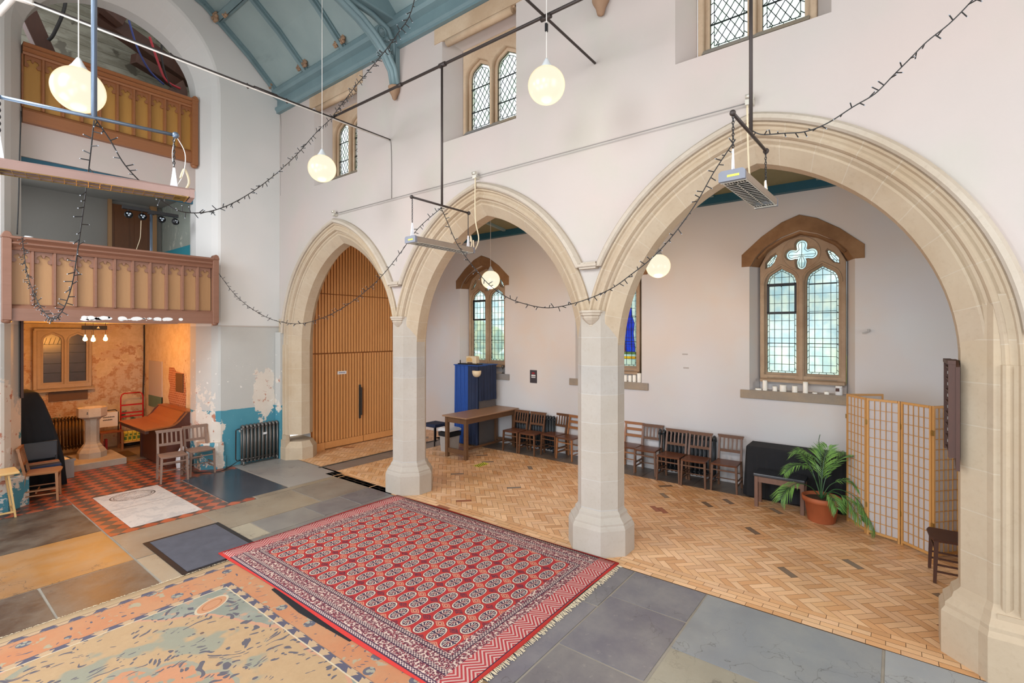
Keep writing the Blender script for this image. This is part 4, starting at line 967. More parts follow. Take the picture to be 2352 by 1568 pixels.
def floral():
    t = NT('floral_rug'); x, y, z = t.xyz()       # origin at the far right corner of the rug; runs to -x and -y
    dxr = t.mul(x, -1.); dyr = t.mul(y, -1.)
    W_, L_ = 3.6, 4.5; d = t.mn(t.mn(dxr, dyr), t.mn(t.sub(W_, dxr), t.sub(L_, dyr)))
    dw = t.add(d, t.mul(t.sub(t.noise(7, det=3), .5), .016))
    cx = t.mul(t.absv(t.sub(dxr, W_/2)), 1/1.22); cy = t.mul(t.absv(t.sub(dyr, L_/2)), 1/1.74); nn = t.noise(2.2, det=3); nf = t.noise(9, det=5)
    ang = t.mth('ARCTAN2', cy, cx); lob = t.mul(t.absv(t.mth('SINE', t.mul(ang, 6.))), .05)
    r = t.sub(t.mth('SQRT', t.add(t.mul(cx, cx), t.mul(cy, cy))), t.add(t.mul(lob, 1.), t.mul(t.sub(t.noise(4), .5), .10)))
    green = t.mix(t.sstep(nn, .4, .6), '#8f9486', '#9c9e90'); green = t.mix(t.sstep(nf, .58, .66), green, '#c59c80')
    cream = t.mix(nf, '#c9a880', '#bc9870'); salmon = t.mix(nn, '#cb8a64', '#d29672'); sage = '#9c9a86'
    c = green; c = t.mix(t.lt(r, .98), c, '#cf9a7c'); c = t.mix(t.lt(r, .955), c, cream)
    c = t.mix(t.mul(t.sstep(nn, .54, .6), t.lt(r, .9)), c, sage)
    c = t.mix(t.lt(r, .52), c, '#a39d88'); c = t.mix(t.lt(r, .49), c, salmon); c = t.mix(t.mul(t.lt(r, .49), t.sstep(nf, .55, .6)), c, sage)
    # leaves: stretched cells in several directions
    def leaf(sc, rot, th, sz=(1, 2.4, 1)):
        wv = t.n('ShaderNodeVectorMath', {0: t.obj, 1: t.n('ShaderNodeTexNoise', {'Vector': t.obj, 'Scale': 2.2}).outputs[1]}, operation='ADD').outputs[0]
        return t.lt(t.vor(sc, t.mapv(sz, wv, rot=(0, 0, rot))), th)
    lv = t.mx(t.mx(leaf(5., .4, .24, (1, 2.8, 1)), leaf(4.6, 2.0, .21, (1, 2.8, 1))), leaf(5.6, 1.2, .17, (1, 2.8, 1)))
    c = t.mix(t.mul(lv, t.gt(t.noise(1.9, t.mapv(loc=(5, 2, 0))), .42)), c, '#5f5e68')
    ros = t.vor(3.4); c = t.mix(t.mul(t.lt(ros, .17), t.gt(r, .99)), c, '#cf9674'); c = t.mix(t.mul(t.lt(ros, .06), 1.), c, '#6f5a56')
    # corner medallion
    mu = t.sub(t.mul(dxr, 1.), .83); mv = t.sub(t.mul(dyr, 1.), .85); ma = t.add(t.mul(mu, .88), t.mul(mv, .47)); mb = t.add(t.mul(mu, -.47), t.mul(mv, .88))
    mr = t.mth('SQRT', t.add(t.mth('POWER', t.mul(ma, 1/.18), 2.), t.mth('POWER', t.mul(mb, 1/.10), 2.)))
    c = t.mix(t.lt(mr, 1.), c, '#d2c0a4'); c = t.mix(t.lt(mr, .86), c, '#cf946e'); c = t.mix(t.mul(t.lt(mr, .6), t.gt(mr, .52)), c, '#b5764f')
    # borders
    peach = t.mix(t.sstep(nn, .4, .62), '#cb9068', '#cb865e'); peach = t.mix(t.sstep(nf, .60, .66), peach, '#b5a88a'); rb = t.vor(4.6)
    peach = t.mix(t.lt(rb, .24), peach, '#a8a390'); peach = t.mix(t.mul(t.lt(rb, .24), t.gt(t.vor(26), .5)), peach, '#5f6270'); peach = t.mix(t.mul(leaf(8., .9, .16), 1.), peach, '#605e6c')
    s = t.mix(t.lt(t.mn(dxr, t.sub(W_, dxr)), t.mn(dyr, t.sub(L_, dyr))), x, y)
    wav = t.mth('SINE', t.add(t.mul(s, 34.), t.mul(t.noise(3), 5.))); 
    b1 = t.mix(t.gt(t.add(wav, t.mul(t.sub(t.mod(t.mul(d, 20.), 1.), .5), 1.2)), .0), '#c9a884', '#55576c')
    c = t.mix(t.lt(dw, .60), c, b1); c = t.mix(t.mul(t.lt(dw, .61), t.gt(dw, .598)), c, '#dcc9a8'); c = t.mix(t.lt(dw, .535), c, '#8d7060'); c = t.mix(t.lt(dw, .53), c, peach)
    c = t.mix(t.lt(dw, .155), c, b1); c = t.mix(t.mul(t.lt(dw, .165), t.gt(dw, .155)), c, '#6f5c5c'); c = t.mix(t.lt(dw, .10), c, '#c9ab84'); c = t.mix(t.mul(t.lt(dw, .105), t.gt(dw, .098)), c, '#6a5348')
    c = t.mix(t.mul(t.noise(40, det=3), .3), c, '#8c735e'); c = t.mix(.16, c, '#3c302a')
    return t.done(c, .95, nrm=t.bump(t.noise(160, det=1), .25, .003), spec=.1)
M['floral_rug'] = floral()
def rugmesh(x0, x1, y0, y1, z, wob, nx=26, ny=36, h=.012):
    b = MB(); b.smooth = True; I = []
    for s_ in (1, 0):
        g = []
        for i in range(nx+1):
            for j in range(ny+1):
                x = x0+(x1-x0)*i/nx; y = y0+(y1-y0)*j/ny; ed = min(i, nx-i, j, ny-j)
                wx = .012*sin(y*2.3)*(1 if i in (0, nx) else 0); wy = .012*sin(x*3.1)*(1 if j in (0, ny) else 0)
                zz = z+(h if s_ else 0)+wob*(.5+.5*sin(x*3.+y*1.3))*(1 if ed > 1 else .2)*(1 if s_ else 0)
                g.append(b.vert((x+wx, y+wy, zz)))
        I.append(g)
    K = ny+1
    for i in range(nx):
        for j in range(ny): b.face((I[0][i*K+j], I[0][(i+1)*K+j], I[0][(i+1)*K+j+1], I[0][i*K+j+1]))
    for i in range(nx):
        for j in (0, ny): b.face((I[0][i*K+j], I[0][(i+1)*K+j], I[1][(i+1)*K+j], I[1][i*K+j]))
    for j in range(ny):
        for i in (0, nx): b.face((I[0][i*K+j], I[0][i*K+j+1], I[1][i*K+j+1], I[1][i*K+j]))
    return b
e = empty('red_rug', (3.76, 4.33, 0), label='large red Turkmen style rug with rows of oval medallions', cat='rug')
rugmesh(-1.31, 1.31, -1.90, 1.90, .018, .004).build('pile', 'red_rug', e)
def fringe(x0, x1, yb, sgn, L=.05, n=260):
    b = MB(); rr = random.Random(3)
    for i in range(n):
        x = x0+(x1-x0)*(i+rr.random())/n; l = L*rr.uniform(.6, 1.3); dx = rr.uniform(-.02, .02); b.bar((x, yb, .016), (x+dx, yb+sgn*l, .006), .005, .003)
    return b
fringe(-1.30, 1.30, -1.90, -1).build('fringe', 'cream', e)['kind'] = 'stuff'
fringe(-1.30, 1.30, 1.90, 1, .018).build('fringe', 'cream', e)['kind'] = 'stuff'
e = empty('floral_rug', (2.78, 5.98, 0), label='faded peach and green floral rug lying partly under the red rug', cat='rug')
rugmesh(-3.55, 0, -4.5, 0, .002, .002, h=.010).build('pile', 'floral_rug', e)
fringe(-3.5, 0, 0, 1, .03, 300).build('fringe', 'cream', e)['kind'] = 'stuff'
b = MB(); b.loft([[(2.43, 4.95, .013), (2.46, 4.95, .013), (2.46, 4.95, .02), (2.43, 4.95, .02)], [(2.385, 4.35, .013), (2.46, 4.35, .013), (2.46, 4.35, .02), (2.385, 4.35, .02)], [(2.42, 3.6, .013), (2.46, 3.6, .013), (2.46, 3.6, .02), (2.42, 3.6, .02)]]); tag(b.build('rug_underlay', 'black_cloth'), 'black underlay strip peeping out from beneath the red rug edge', 'underlay')
def matmat():
    t = NT('ribbed_mat'); x, y, z = t.xyz(); r = t.mth('SINE', t.mul(x, 420.)); r2 = t.mth('SINE', t.mul(y, 420.)); n = t.noise(6, det=5)
    return t.done(t.mix(t.mul(n, .7), '#4c4b50', '#73717a'), .85, nrm=t.bump(t.mul(r, r2), .5, .004), spec=.15)
M['ribbed_mat'] = matmat()
e = empty('door_mat', (2.43, 6.66, 0), label='dark grey ribbed entrance mat with black rubber edge', cat='mat')
b = MB(); b.box(-.37, .37, -.60, .60, .002, .014); b.build('ribbed_surface', 'ribbed_mat', e)
b = MB(); b.box(-.43, .43, -.66, .66, .002, .008); b.build('rubber_edge', 'black_metal', e)
b = MB()
for i in range(6):
    for s_ in (0, 1): x = 7.15+i*.045; b.quad((x, 6.36+.07*s_, .003), (x+.022, 6.36+.07*s_, .003), (x+.05, 6.42+.07*s_, .003), (x+.028, 6.42+.07*s_, .003))
tag(b.build('hazard_tape', 'black_metal'), 'short strips of black hazard tape on the parquet by the table', 'tape')
b = MB(); b.quad((7.13, 6.35, .0015), (7.45, 6.35, .0015), (7.48, 6.51, .0015), (7.16, 6.51, .0015)); tag(b.build('yellow_tape', 'yellow_label'), 'yellow tape patch under the black strips on the parquet', 'tape')
# ---------------------------------------------------------------- chapel chairs
def make_chair(wm='chair_wood', sm='seat_wood', slats=4, ladder=False, box=False):
    """faces -Y; origin on the floor under the seat centre"""
    e = empty('chapel_chair'); tag(e, 'x', 'chair')
    w, dp, H = .20, .19, .455
    b = MB(); b.loft([[(q[0]*.94, q[1], q[2]) for q in R_] for R_ in [[(-.21, -.20, H-.028), (-.12, -.225, H-.028), (.12, -.225, H-.028), (.21, -.20, H-.028), (.195, .17, H-.028), (-.195, .17, H-.028)],
                      [(-.215, -.205, H-.006), (-.12, -.232, H-.006), (.12, -.232, H-.006), (.215, -.205, H-.006), (.20, .175, H-.006), (-.20, .175, H-.006)],
                      [(-.205, -.195, H), (-.12, -.222, H), (.12, -.222, H), (.205, -.195, H), (.19, .165, H), (-.19, .165, H)]]]); b.build('seat', sm, e)
    for s_ in (-1, 1):
        b = MB(); b.bar((s_*.20, -.195, 0), (s_*.185, -.18, H-.02), .026, .026, w2=.036, d2=.036); b.build('front_leg', wm, e)
        b = MB(); b.bar((s_*.185, .21, 0), (s_*.18, .175, H), .030, .034, w2=.034, d2=.038); b.bar((s_*.18, .175, H), (s_*.175, .245, .83), .034, .036, w2=.028, d2=.03); b.build('back_post', wm, e)
        b = MB(); b.bar((s_*.194, -.187, .19), (s_*.184, .20, .19), .016); b.bar((s_*.196, -.189, .12), (s_*.184, .205, .12), .016); b.build('side_stretcher', wm, e)
    b = MB(); b.bar((-.19, -.19, .35), (.19, -.19, .35), .018); b.build('front_stretcher', wm, e)
    b = MB(); b.bar((-.19, .05, .16), (.19, .05, .16), .016); b.bar((-.186, .20, .24), (.186, .20, .24), .018); b.build('cross_stretcher', wm, e)
    def yb(z): return .175+.07*(z-H)/.375
    b = MB(); b.bar((-.198, yb(.83), .83), (.198, yb(.83), .83), .034, .045) ; b.bar((-.207, yb(.845), .848), (.207, yb(.845), .848), .04, .02); b.build('top_rail', wm, e)
    if ladder:
        for z in (.72, .60): b = MB(); b.bar((-.17, yb(z), z), (.17, yb(z), z), .018, .05); b.build('back_slat', wm, e)
    else:
        b = MB(); b.bar((-.17, yb(.60), .60), (.17, yb(.60), .60), .02, .045); b.build('lower_rail', wm, e)
        for i in range(slats):
            x = -.17+.34*(i+1)/(slats+1); b = MB(); b.bar((x, yb(.60), .61), (x, yb(.82), .815), .026, .012, up=(0, 1, 0)); b.build('back_slat', wm, e)
    if box: b = MB(); b.box(-.15, .15, .25, .33, .38, .60); b.build('book_box', wm, e)
    return e
pa = make_chair()
chairs = [((8.66, 2.18), 0, 'brown slat-back chapel chair beside the black draped table, last of the right-hand row'),
 ((8.60, 2.66), .02, 'brown slat-back chapel chair by the radiator, second from the black drape'),
 ((8.62, 3.09), -.02, 'reddish seated slat-back chapel chair in front of the left end of the nearer aisle radiator'),
 ((8.80, 3.60), .04, 'brown slat-back chapel chair against bare white wall, second right of the near pier'),
 ((8.68, 6.63), 0, 'brown slat-back chapel chair tight against the end of the old wooden table'),
 ((8.68, 6.18), .0, 'brown slat-back chapel chair before the far radiator, second from the old table'),
 ((8.86, 5.73), -.12, 'brown slat-back chapel chair just right of the far aisle radiator, next to the ladder-back')]
for i, ((x, y), a, lab) in enumerate(chairs):
    o = pa if i == 0 else copy_tree(pa)
    o.location = (x, y, .003); o.rotation_euler = (0, 0, -pi/2+a); o['label'] = lab; o['group'] = 'chapel chairs along the aisle wall'
pl = make_chair('chair_honey', 'seat_wood', ladder=True)
pl.location = (8.80, 5.30, .003); pl.rotation_euler = (0, 0, -pi/2-.1); pl['label'] = 'ladder-back chapel chair partly hidden just left of the near pier'; pl['group'] = 'chapel chairs along the aisle wall'
o = copy_tree(pl, loc=(8.86, 4.0, .003), rz=-pi/2+.02, label='ladder-back chapel chair just right of the near pier')
pg = make_chair('chair_grey', 'chair_grey'); pg.location = (3.20, 10.12, .003); pg.rotation_euler = (0, 0, -.12); pg['label'] = 'worn greyish chapel chair in front of the wooden harmonium desk, left of the pair'; pg['group'] = 'chapel chairs at the alcove mouth'
copy_tree(pg, loc=(3.66, 10.20, .003), rz=-.05, label='worn greyish chapel chair against the peeling wall, right of the pair')
ph = make_chair('chair_honey', 'chair_honey'); ph.location = (1.57, 10.50, .003); ph.rotation_euler = (0, 0, pi/2-.25); ph['label'] = 'honey brown chapel chair turned sideways at the left pier'; ph['group'] = 'chapel chairs at the alcove mouth'
pe = make_chair('dark_wood', 'dark_wood'); pe.location = (6.95, -.53, .003); pe.rotation_euler = (0, 0, pi+.06); pe['label'] = 'dark chapel chair half hidden behind the pier at the right'
# ---------------------------------------------------------------- folding shoji screen
sc_ = empty('folding_screen', label='wooden lattice folding screen with white paper panels', cat='screen')
pts = [(8.52, .10), (8.24, .50), (7.86, .265), (7.71, -.085), (7.44, -.365), (7.74, -.62), (7.45, -.95)]
for i, (p, q) in enumerate(zip(pts, pts[1:])):
    L = hypot(q[0]-p[0], q[1]-p[1]); a = math.atan2(q[1]-p[1], q[0]-p[0])
    pn = empty('screen_panel', (p[0], p[1], 0), a); pn.parent = sc_
    H = 1.76; f = .028; w = L-.01
    b = MB(); b.box(.005, f, -.011, .011, 0, H); b.box(w-f+.005, w, -.011, .011, 0, H); b.box(f, w-f, -.010, .010, H-.028, H); b.box(f, w-f, -.010, .010, .03, .06); b.build('panel_frame', 'screen_wood', pn)
    b = MB(); nx = 5; nz = 14
    for k in range(1, nx): x = f+(w-2*f)*k/nx; b.box(x-.0035, x+.0035, -.006, .004, .06, H-.028)
    for k in range(1, nz): z = .06+(H-.088)*k/nz; b.box(f, w-f, -.006, .004, z-.0035, z+.0035)
    b.build('lattice', 'screen_wood', pn)
    b = MB(); b.box(f, w-f, .0045, .006, .06, H-.028); b.build('paper', 'rice_paper', pn)
    if 0 < i < 5:
        for z in (.35, 1.42): b = MB(); b.box(-.012, .012, -.014, .014, z, z+.06); b.build('hinge', 'brass', pn)
# ---------------------------------------------------------------- palm in terracotta pot
pp = empty('potted_palm', (8.02, .78, 0), label='green palm in a terracotta pot standing before the folding screen', cat='plant')
b = MB(); b.lathe([(.155, .0), (.165, .01), (.205, .27), (.232, .275), (.238, .34), (.222, .345), (.205, .30), (.20, .29)], n=32, cap=False); b.poly([(.155*cos(2*pi*j/24), .155*sin(2*pi*j/24), .004) for j in range(24)]); b.build('pot', 'terracotta', pp)
b = MB(); b.lathe([(.001, .30), (.205, .30)], n=24, cap=False); b.build('soil', 'soil', pp)
def frond(mid, name='frond', ll=.22, n=22, start=.35, droop=.25, lw=.009, seed=1, twist=0.):
    rr = random.Random(seed); P = curve3(mid, 10); b = MB(); N = len(P)
    b.tube(P, [.007*(1-.8*i/N) for i in range(N)], 5)
    for i in range(n):
        f = start+(1-start)*i/(n-1); k = min(N-2, int(f*(N-1))); p = P[k]; t = (P[k+1]-P[k]).normalized()
        sd = t.cross(Vector((0, 0, 1))); sd = sd.normalized() if sd.length > .05 else Vector((1, 0, 0)); up = sd.cross(t)
        for s_ in (1, -1):
            L = ll*(sin(pi*(.16+.80*(i/(n-1))))**.7)*rr.uniform(.85, 1.12); ang = radians(38+14*rr.random()); d = (t*cos(ang)+sd*s_*sin(ang)+up*(.16+twist*s_)).normalized()
            q1 = p+d*L*.5; q2 = p+d*L+Vector((0, 0, -droop*L)); wv = d.cross(up).normalized()*lw
            c0 = rr.uniform(.2, 1.)
            v = [b.vert(p, c0), b.vert(q1+wv*.9, c0), b.vert(q1-wv*.9, c0), b.vert(q2, c0), b.vert(q1+up*.004, c0)]
            b.face((v[0], v[1], v[4])); b.face((v[0], v[4], v[2])); b.face((v[1], v[3], v[4])); b.face((v[4], v[3], v[2]))
    return b.build(name, 'palm_leaf', pp)
FR = [([(0, 0, .3), (-.02, -.01, .6), (.03, -.03, .85), (.10, -.07, 1.02)], .30, .3, 26), ([(0, 0, .3), (.02, -.05, .6), (.10, -.16, .82), (.20, -.30, .92)], .30, .3, 24),
      ([(0, 0, .3), (-.05, .06, .55), (-.14, .16, .74), (-.26, .30, .76), (-.33, .40, .66)], .20, .4, 22), ([(0, 0, .3), (-.03, .03, .62), (-.06, .10, .84), (-.10, .22, .94), (-.12, .33, .90)], .24, .4, 22),
      ([(0, 0, .3), (-.14, .12, .48), (-.32, .26, .54), (-.44, .36, .46), (-.5, .42, .34)], .24, .45, 20), ([(0, 0, .3), (-.08, -.06, .42), (-.18, -.14, .40), (-.24, -.20, .28)], .2, .5, 18),
      ([(0, 0, .3), (-.06, -.14, .44), (-.16, -.32, .38), (-.24, -.46, .18)], .22, .5, 20), ([(0, 0, .3), (.02, -.16, .46), (-.04, -.38, .42), (-.14, -.54, .22), (-.17, -.60, .08)], .22, .5, 22),
      ([(0, 0, .3), (.06, -.10, .5), (.10, -.28, .58), (.06, -.44, .50)], .2, .45, 18), ([(0, 0, .3), (.08, .10, .6), (.16, .20, .8), (.24, .3, .86)], .24, .4, 20)]
for i, (m, ll, st, n) in enumerate(FR): frond(m, 'frond', ll, int(n*1.35), st, seed=i+3, droop=.15 if i < 2 else .4)
b = MB(); b.tube(curve3([(0, 0, .3), (0, .01, .9), (-.01, .03, 1.1), (-.05, .01, 1.2)]), .004, 5); b.build('spear_leaf', 'palm_leaf', pp)
# ---------------------------------------------------------------- black draped table and bench
b = MB(); rr = random.Random(5)
def drape(x0, x1, y0, y1, zt, zb, amp, n, flare=.06):
    """rounded rectangle outline with folds growing downward"""
    per = []; 
    L = 2*((x1-x0)+(y1-y0))
    for k in range(n):
        s = L*k/n; 
        if s < x1-x0: p = (x0+s, y0, 0, -1)
        elif s < (x1-x0)+(y1-y0): p = (x1, y0+s-(x1-x0), 1, 0)
        elif s < 2*(x1-x0)+(y1-y0): p = (x1-(s-(x1-x0)-(y1-y0)), y1, 0, 1)
        else: p = (x0, y1-(s-2*(x1-x0)-(y1-y0)), -1, 0)
        per.append(p)
    rows = []
    for f in (0, .03, .2, .5, .8, 1.):
        z = zt+(zb-zt)*f; row = []
        for k, (x, y, nx, ny) in enumerate(per):
            w = (amp*f*(.5+.5*sin(k*1.7+2*sin(k*.31)))+flare*f) if f > .03 else (0 if f else -.01)
            row.append((x+nx*w, y+ny*w, z))
        rows.append(row)
    return rows
b.smooth = False; b.loft(drape(8.52, 8.98, .35, 1.86, .80, .02, .02, 90, .035)); 
tag(b.build('draped_table', 'black_cloth'), 'long low table draped in black cloth against the white wall behind the bench', 'table')
M['chalk_mark'] = plain('chalk_mark', '#4a4b50', .9)
bh = empty('bench', label='wooden bench with black padded seat in front of the black drape', cat='bench')
b = MB(); b.box(8.06, 8.40, .98, 1.66, .455, .50); b.build('seat_pad', 'vinyl_dark', bh, bevel=.012)
for (x, y) in ((8.10, 1.62), (8.36, 1.62), (8.10, 1.02), (8.36, 1.02)): b = MB(); b.box(x-.024, x+.024, y-.024, y+.024, 0, .455); b.build('leg', 'bench_wood', bh)
b = MB(); b.box(8.085, 8.115, 1.02, 1.62, .37, .455); b.box(8.345, 8.375, 1.02, 1.62, .37, .455); b.box(8.1, 8.36, 1.61, 1.635, .37, .455); b.box(8.1, 8.36, 1.005, 1.03, .37, .455); b.build('apron', 'bench_wood', bh)
# ---------------------------------------------------------------- old table with bin
tb = empty('old_table', label='long worn brown wooden table at the far end of the aisle', cat='table')
b = MB(); b.box(7.30, 9.07, 6.83, 7.53, .845, .875); b.build('table_top', 'table_top', tb, bevel=.006)
for (x, y) in ((7.38, 6.91), (7.38, 7.45), (8.99, 6.91), (8.99, 7.45)): b = MB(); b.box(x-.036, x+.036, y-.036, y+.036, 0, .845); b.build('leg', 'table_wood', tb, bevel=.004)
b = MB(); b.box(7.40, 8.97, 6.885, 6.91, .73, .845); b.box(7.40, 8.97, 7.45, 7.475, .73, .845); b.box(7.355, 7.38, 6.92, 7.44, .73, .845); b.box(8.99, 9.015, 6.92, 7.44, .73, .845); b.build('apron', 'table_wood', tb)
b = MB(); b.box(7.365, 7.395, 6.94, 7.42, .09, .19); b.box(8.975, 9.005, 6.94, 7.42, .09, .15); b.box(7.39, 8.98, 7.16, 7.20, .10, .14); b.build('stretcher', 'table_wood', tb)
bn = empty('waste_bin', (7.75, 7.75, 0), label='grey bin with black bag and white lid seen through the old table legs', cat='bin')
b = MB(); b.loft([[(-.16*f, -.16*f, z), (.16*f, -.16*f, z), (.16*f, .16*f, z), (-.16*f, .16*f, z)] for f, z in ((.85, 0), (1., .42))]); b.build('bin_body', 'grey_plastic', bn)
b = MB(); b.loft([[(-.17*f, -.17*f, z), (.17*f, -.17*f, z), (.17*f, .17*f, z), (-.17*f, .17*f, z)] for f, z in ((1.02, .34), (1.05, .43))]); b.build('bin_bag', 'black_cloth', bn)
b = MB(); b.loft([[(-.18*f, -.18*f, z), (.18*f, -.18*f, z), (.18*f, .18*f, z), (-.18*f, .18*f, z)] for f, z in ((1., .46), (1., .49), (.8, .52))]); b.build('bin_lid', 'white_plastic', bn)
st = empty('padded_stool', (8.02, 8.5, 0), label='low stool with dark padded seat beside the blue draped stand', cat='stool')
b = MB(); b.box(-.20, .20, -.2, .2, .42, .50); b.build('seat_pad', 'navy_cloth', st, bevel=.015)
for sx in (-1, 1):
    for sy in (-1, 1): b = MB(); b.bar((sx*.2, sy*.19, 0), (sx*.17, sy*.17, .43), .02, .02, w2=.034, d2=.034); b.build('leg', 'black_metal', st)
# blue draped stand
ds = empty('draped_stand', label='tall stand covered with a bright blue and navy cloth in the aisle corner', cat='stand')
def sheet(P, z0, z1, amp, mat, name, k=14., seed=0, n=60, ztop=None):
    b = MB(); b.smooth = True; rows = []
    pts = []
    for i in range(n+1):
        s = i/n*(len(P)-1); j = min(int(s), len(P)-2); f = s-j; pts.append((P[j][0]*(1-f)+P[j+1][0]*f, P[j][1]*(1-f)+P[j+1][1]*f))
    for r in range(9):
        f = r/8; row = []
        for i, (x, y) in enumerate(pts):
            t0 = pts[max(i-1, 0)]; t1 = pts[min(i+1, n)]; dx, dy = t1[0]-t0[0], t1[1]-t0[1]; l = hypot(dx, dy) or 1; nx, ny = dy/l, -dx/l
            w = amp*(.25+.75*f)*sin(i*k/10+sin(i*.37+seed)*1.5); row.append((x+nx*w, y+ny*w, z0+(z1-z0)*f))
        rows.append(row)
    rows2 = [[(p[0], p[1], p[2]) for p in row] for row in rows]
    b.loft(rows2, caps=False, close=False); return b.build(name, mat, ds)
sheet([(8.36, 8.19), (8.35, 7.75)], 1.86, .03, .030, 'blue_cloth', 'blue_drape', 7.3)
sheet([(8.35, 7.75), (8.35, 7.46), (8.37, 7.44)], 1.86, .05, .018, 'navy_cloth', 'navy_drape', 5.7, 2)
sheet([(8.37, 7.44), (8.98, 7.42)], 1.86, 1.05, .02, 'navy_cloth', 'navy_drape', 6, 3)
b = MB(); b.box(8.40, 9.0, 7.47, 8.18, .02, 1.84); b.build('stand_box', 'grey_box', ds)
b = MB(); b.box(8.335, 9.03, 7.43, 8.21, 1.845, 1.868); b.build('top_cover', 'blue_cloth', ds, bevel=.006)
b = MB(); N = 14; b.smooth = True
for i in range(N): 
    a0 = pi+pi*i/N; a1 = pi+pi*(i+1)/N
    b.loft([[(8.325, 7.50+.001, 1.74), (8.325-.05, 7.50, 1.74)], [(8.325, 7.50, 1.74), (8.27, 7.5, 1.74)]], caps=False) if False else None
b.lathe([(.001, 1.60), (.04, 1.605), (.075, 1.63), (.10, 1.68), (.105, 1.745), (.10, 1.75), (.001, 1.74)], (8.33, 7.47), 24, cap=False)
tag(b.build('wall_bowl', 'cream'), 'small cream half-round bowl fixed to the front of the blue draped stand', 'bowl')
rd = empty('old_radio', (8.62, 7.86, 1.87), -pi/2, label='small cream and tan vintage radio on top of the blue draped stand', cat='radio')
b = MB(); b.box(-.16, .16, -.07, .07, .012, .19); b.build('case', 'cream', rd, bevel=.02)
b = MB(); b.prism([(-.12, .06), (.05, .06), (.05, .13), (-.01, .16), (-.06, .16), (-.12, .13)], 'y', -.078, -.068); b.build('grille', 'yellow_wood', rd)
b = MB(); b.box(-.10, .06, -.076, -.068, .025, .045); b.build('dial', 'dark_wood', rd)
b = MB(); b.box(8.42, 8.62, 7.55, 8.15, 1.869, 1.89); b.lathe([(.012, 1.89), (.012, 1.95), (.016, 1.96), (.001, 1.97)], (8.45, 8.1), 10); tag(b.build('record_tray', 'black_metal'), 'flat black tray in front of the vintage radio', 'tray')
b = MB(); b.lathe([(.04, 1.869), (.04, 1.875), (.008, 1.885), (.008, 1.90), (.013, 1.91), (.001, 1.92)], (8.40, 7.50), 12); tag(b.build('candle_holder', 'black_metal'), 'tiny black knob-topped holder at the near corner of the blue draped stand', 'holder')
# ---------------------------------------------------------------- radiators
def radiator(x0, y0, L, H, axis, n, mat, label, dp=.16, z0=.06):
    """cast iron column radiator starting at (x0,y0) and running along axis 'x' or 'y'"""
    e = empty('radiator', (x0, y0, 0), 0 if axis == 'x' else pi/2, label=label, cat='radiator'); p = L/n; proto = None
    b = MB(); w = p*.40
    for dy in (-dp/2+.03, dp/2-.03): b.tube([(0, dy, z0+.02), (0, dy, z0+H-.02)], w*.62, 8)
    b.tube([(0, -dp/2+.03, z0+.03), (0, -dp/2+.05, z0+.005), (0, dp/2-.05, z0+.005), (0, dp/2-.03, z0+.03)], w*.8, 8)
    b.tube([(0, -dp/2+.03, z0+H-.04), (0, -dp/2+.045, z0+H), (0, 0, z0+H+.012), (0, dp/2-.045, z0+H), (0, dp/2-.03, z0+H-.04)], w*.9, 8)
    proto = b.build('section', mat, e); proto.location = (p/2, 0, 0)
    for i in range(1, n): 
        o = proto.copy(); COL.objects.link(o); o.parent = e; o.location = (p*(i+.5), 0, 0)
    b = MB(); b.tube([(0, 0, z0+.05), (L, 0, z0+.05)], .02, 8); b.tube([(0, 0, z0+H-.05), (L, 0, z0+H-.05)], .02, 8); b.build('joining_pipe', mat, e)
    for x in (p/2, L-p/2):
        for dy in (-dp/2+.03, dp/2-.03): b = MB(); b.lathe([(.02, 0), (.014, .03), (.018, z0+.02)], (x, dy), 8); b.build('foot', mat, e)
    return e
r1 = radiator(4.36, 10.12, .74, .70, 'x', 10, 'radiator', 'grey cast iron radiator against the teal and grey painted wall')
b = MB(); b.tube([(-.02, 0, .72), (-.06, 0, .72), (-.08, .02, .70), (-.08, .03, .14), (-.06, .0, .1), (0, 0, .11)], .012, 8); b.tube([(.74, 0, .11), (.80, -.02, .11), (.84, -.04, .08), (1.0, -.1, .06)], .016, 8); b.build('pipe', 'black_cable', r1)
b = MB(); b.box(.40, .47, -.088, -.08, .56, .60); b.build('tag', 'white_plastic', r1)
r2 = radiator(2.19, 13.85, .54, .66, 'x', 10, 'radiator_rust', 'rusty brown radiator under the alcove window', z0=.14)
b = MB(); b.tube([(-.03, 0, .75), (-.08, -.01, .75), (-.08, -.01, .12), (0, 0, .16)], .018, 8); b.lathe([(.012, .75), (.02, .80), (.015, .83), (.025, .85), (.01, .90)], (-.08, -.01), 8); b.build('valve_pipe', 'white_cable', r2)
radiator(9.02, 5.80, 1.12, .70, 'y', 15, 'radiator_dark', 'dark radiator behind the three chairs nearest the old table', .13)
radiator(9.02, 2.44, 1.05, .70, 'y', 14, 'radiator_dark', 'dark radiator behind the chairs right of the near pier', .13)
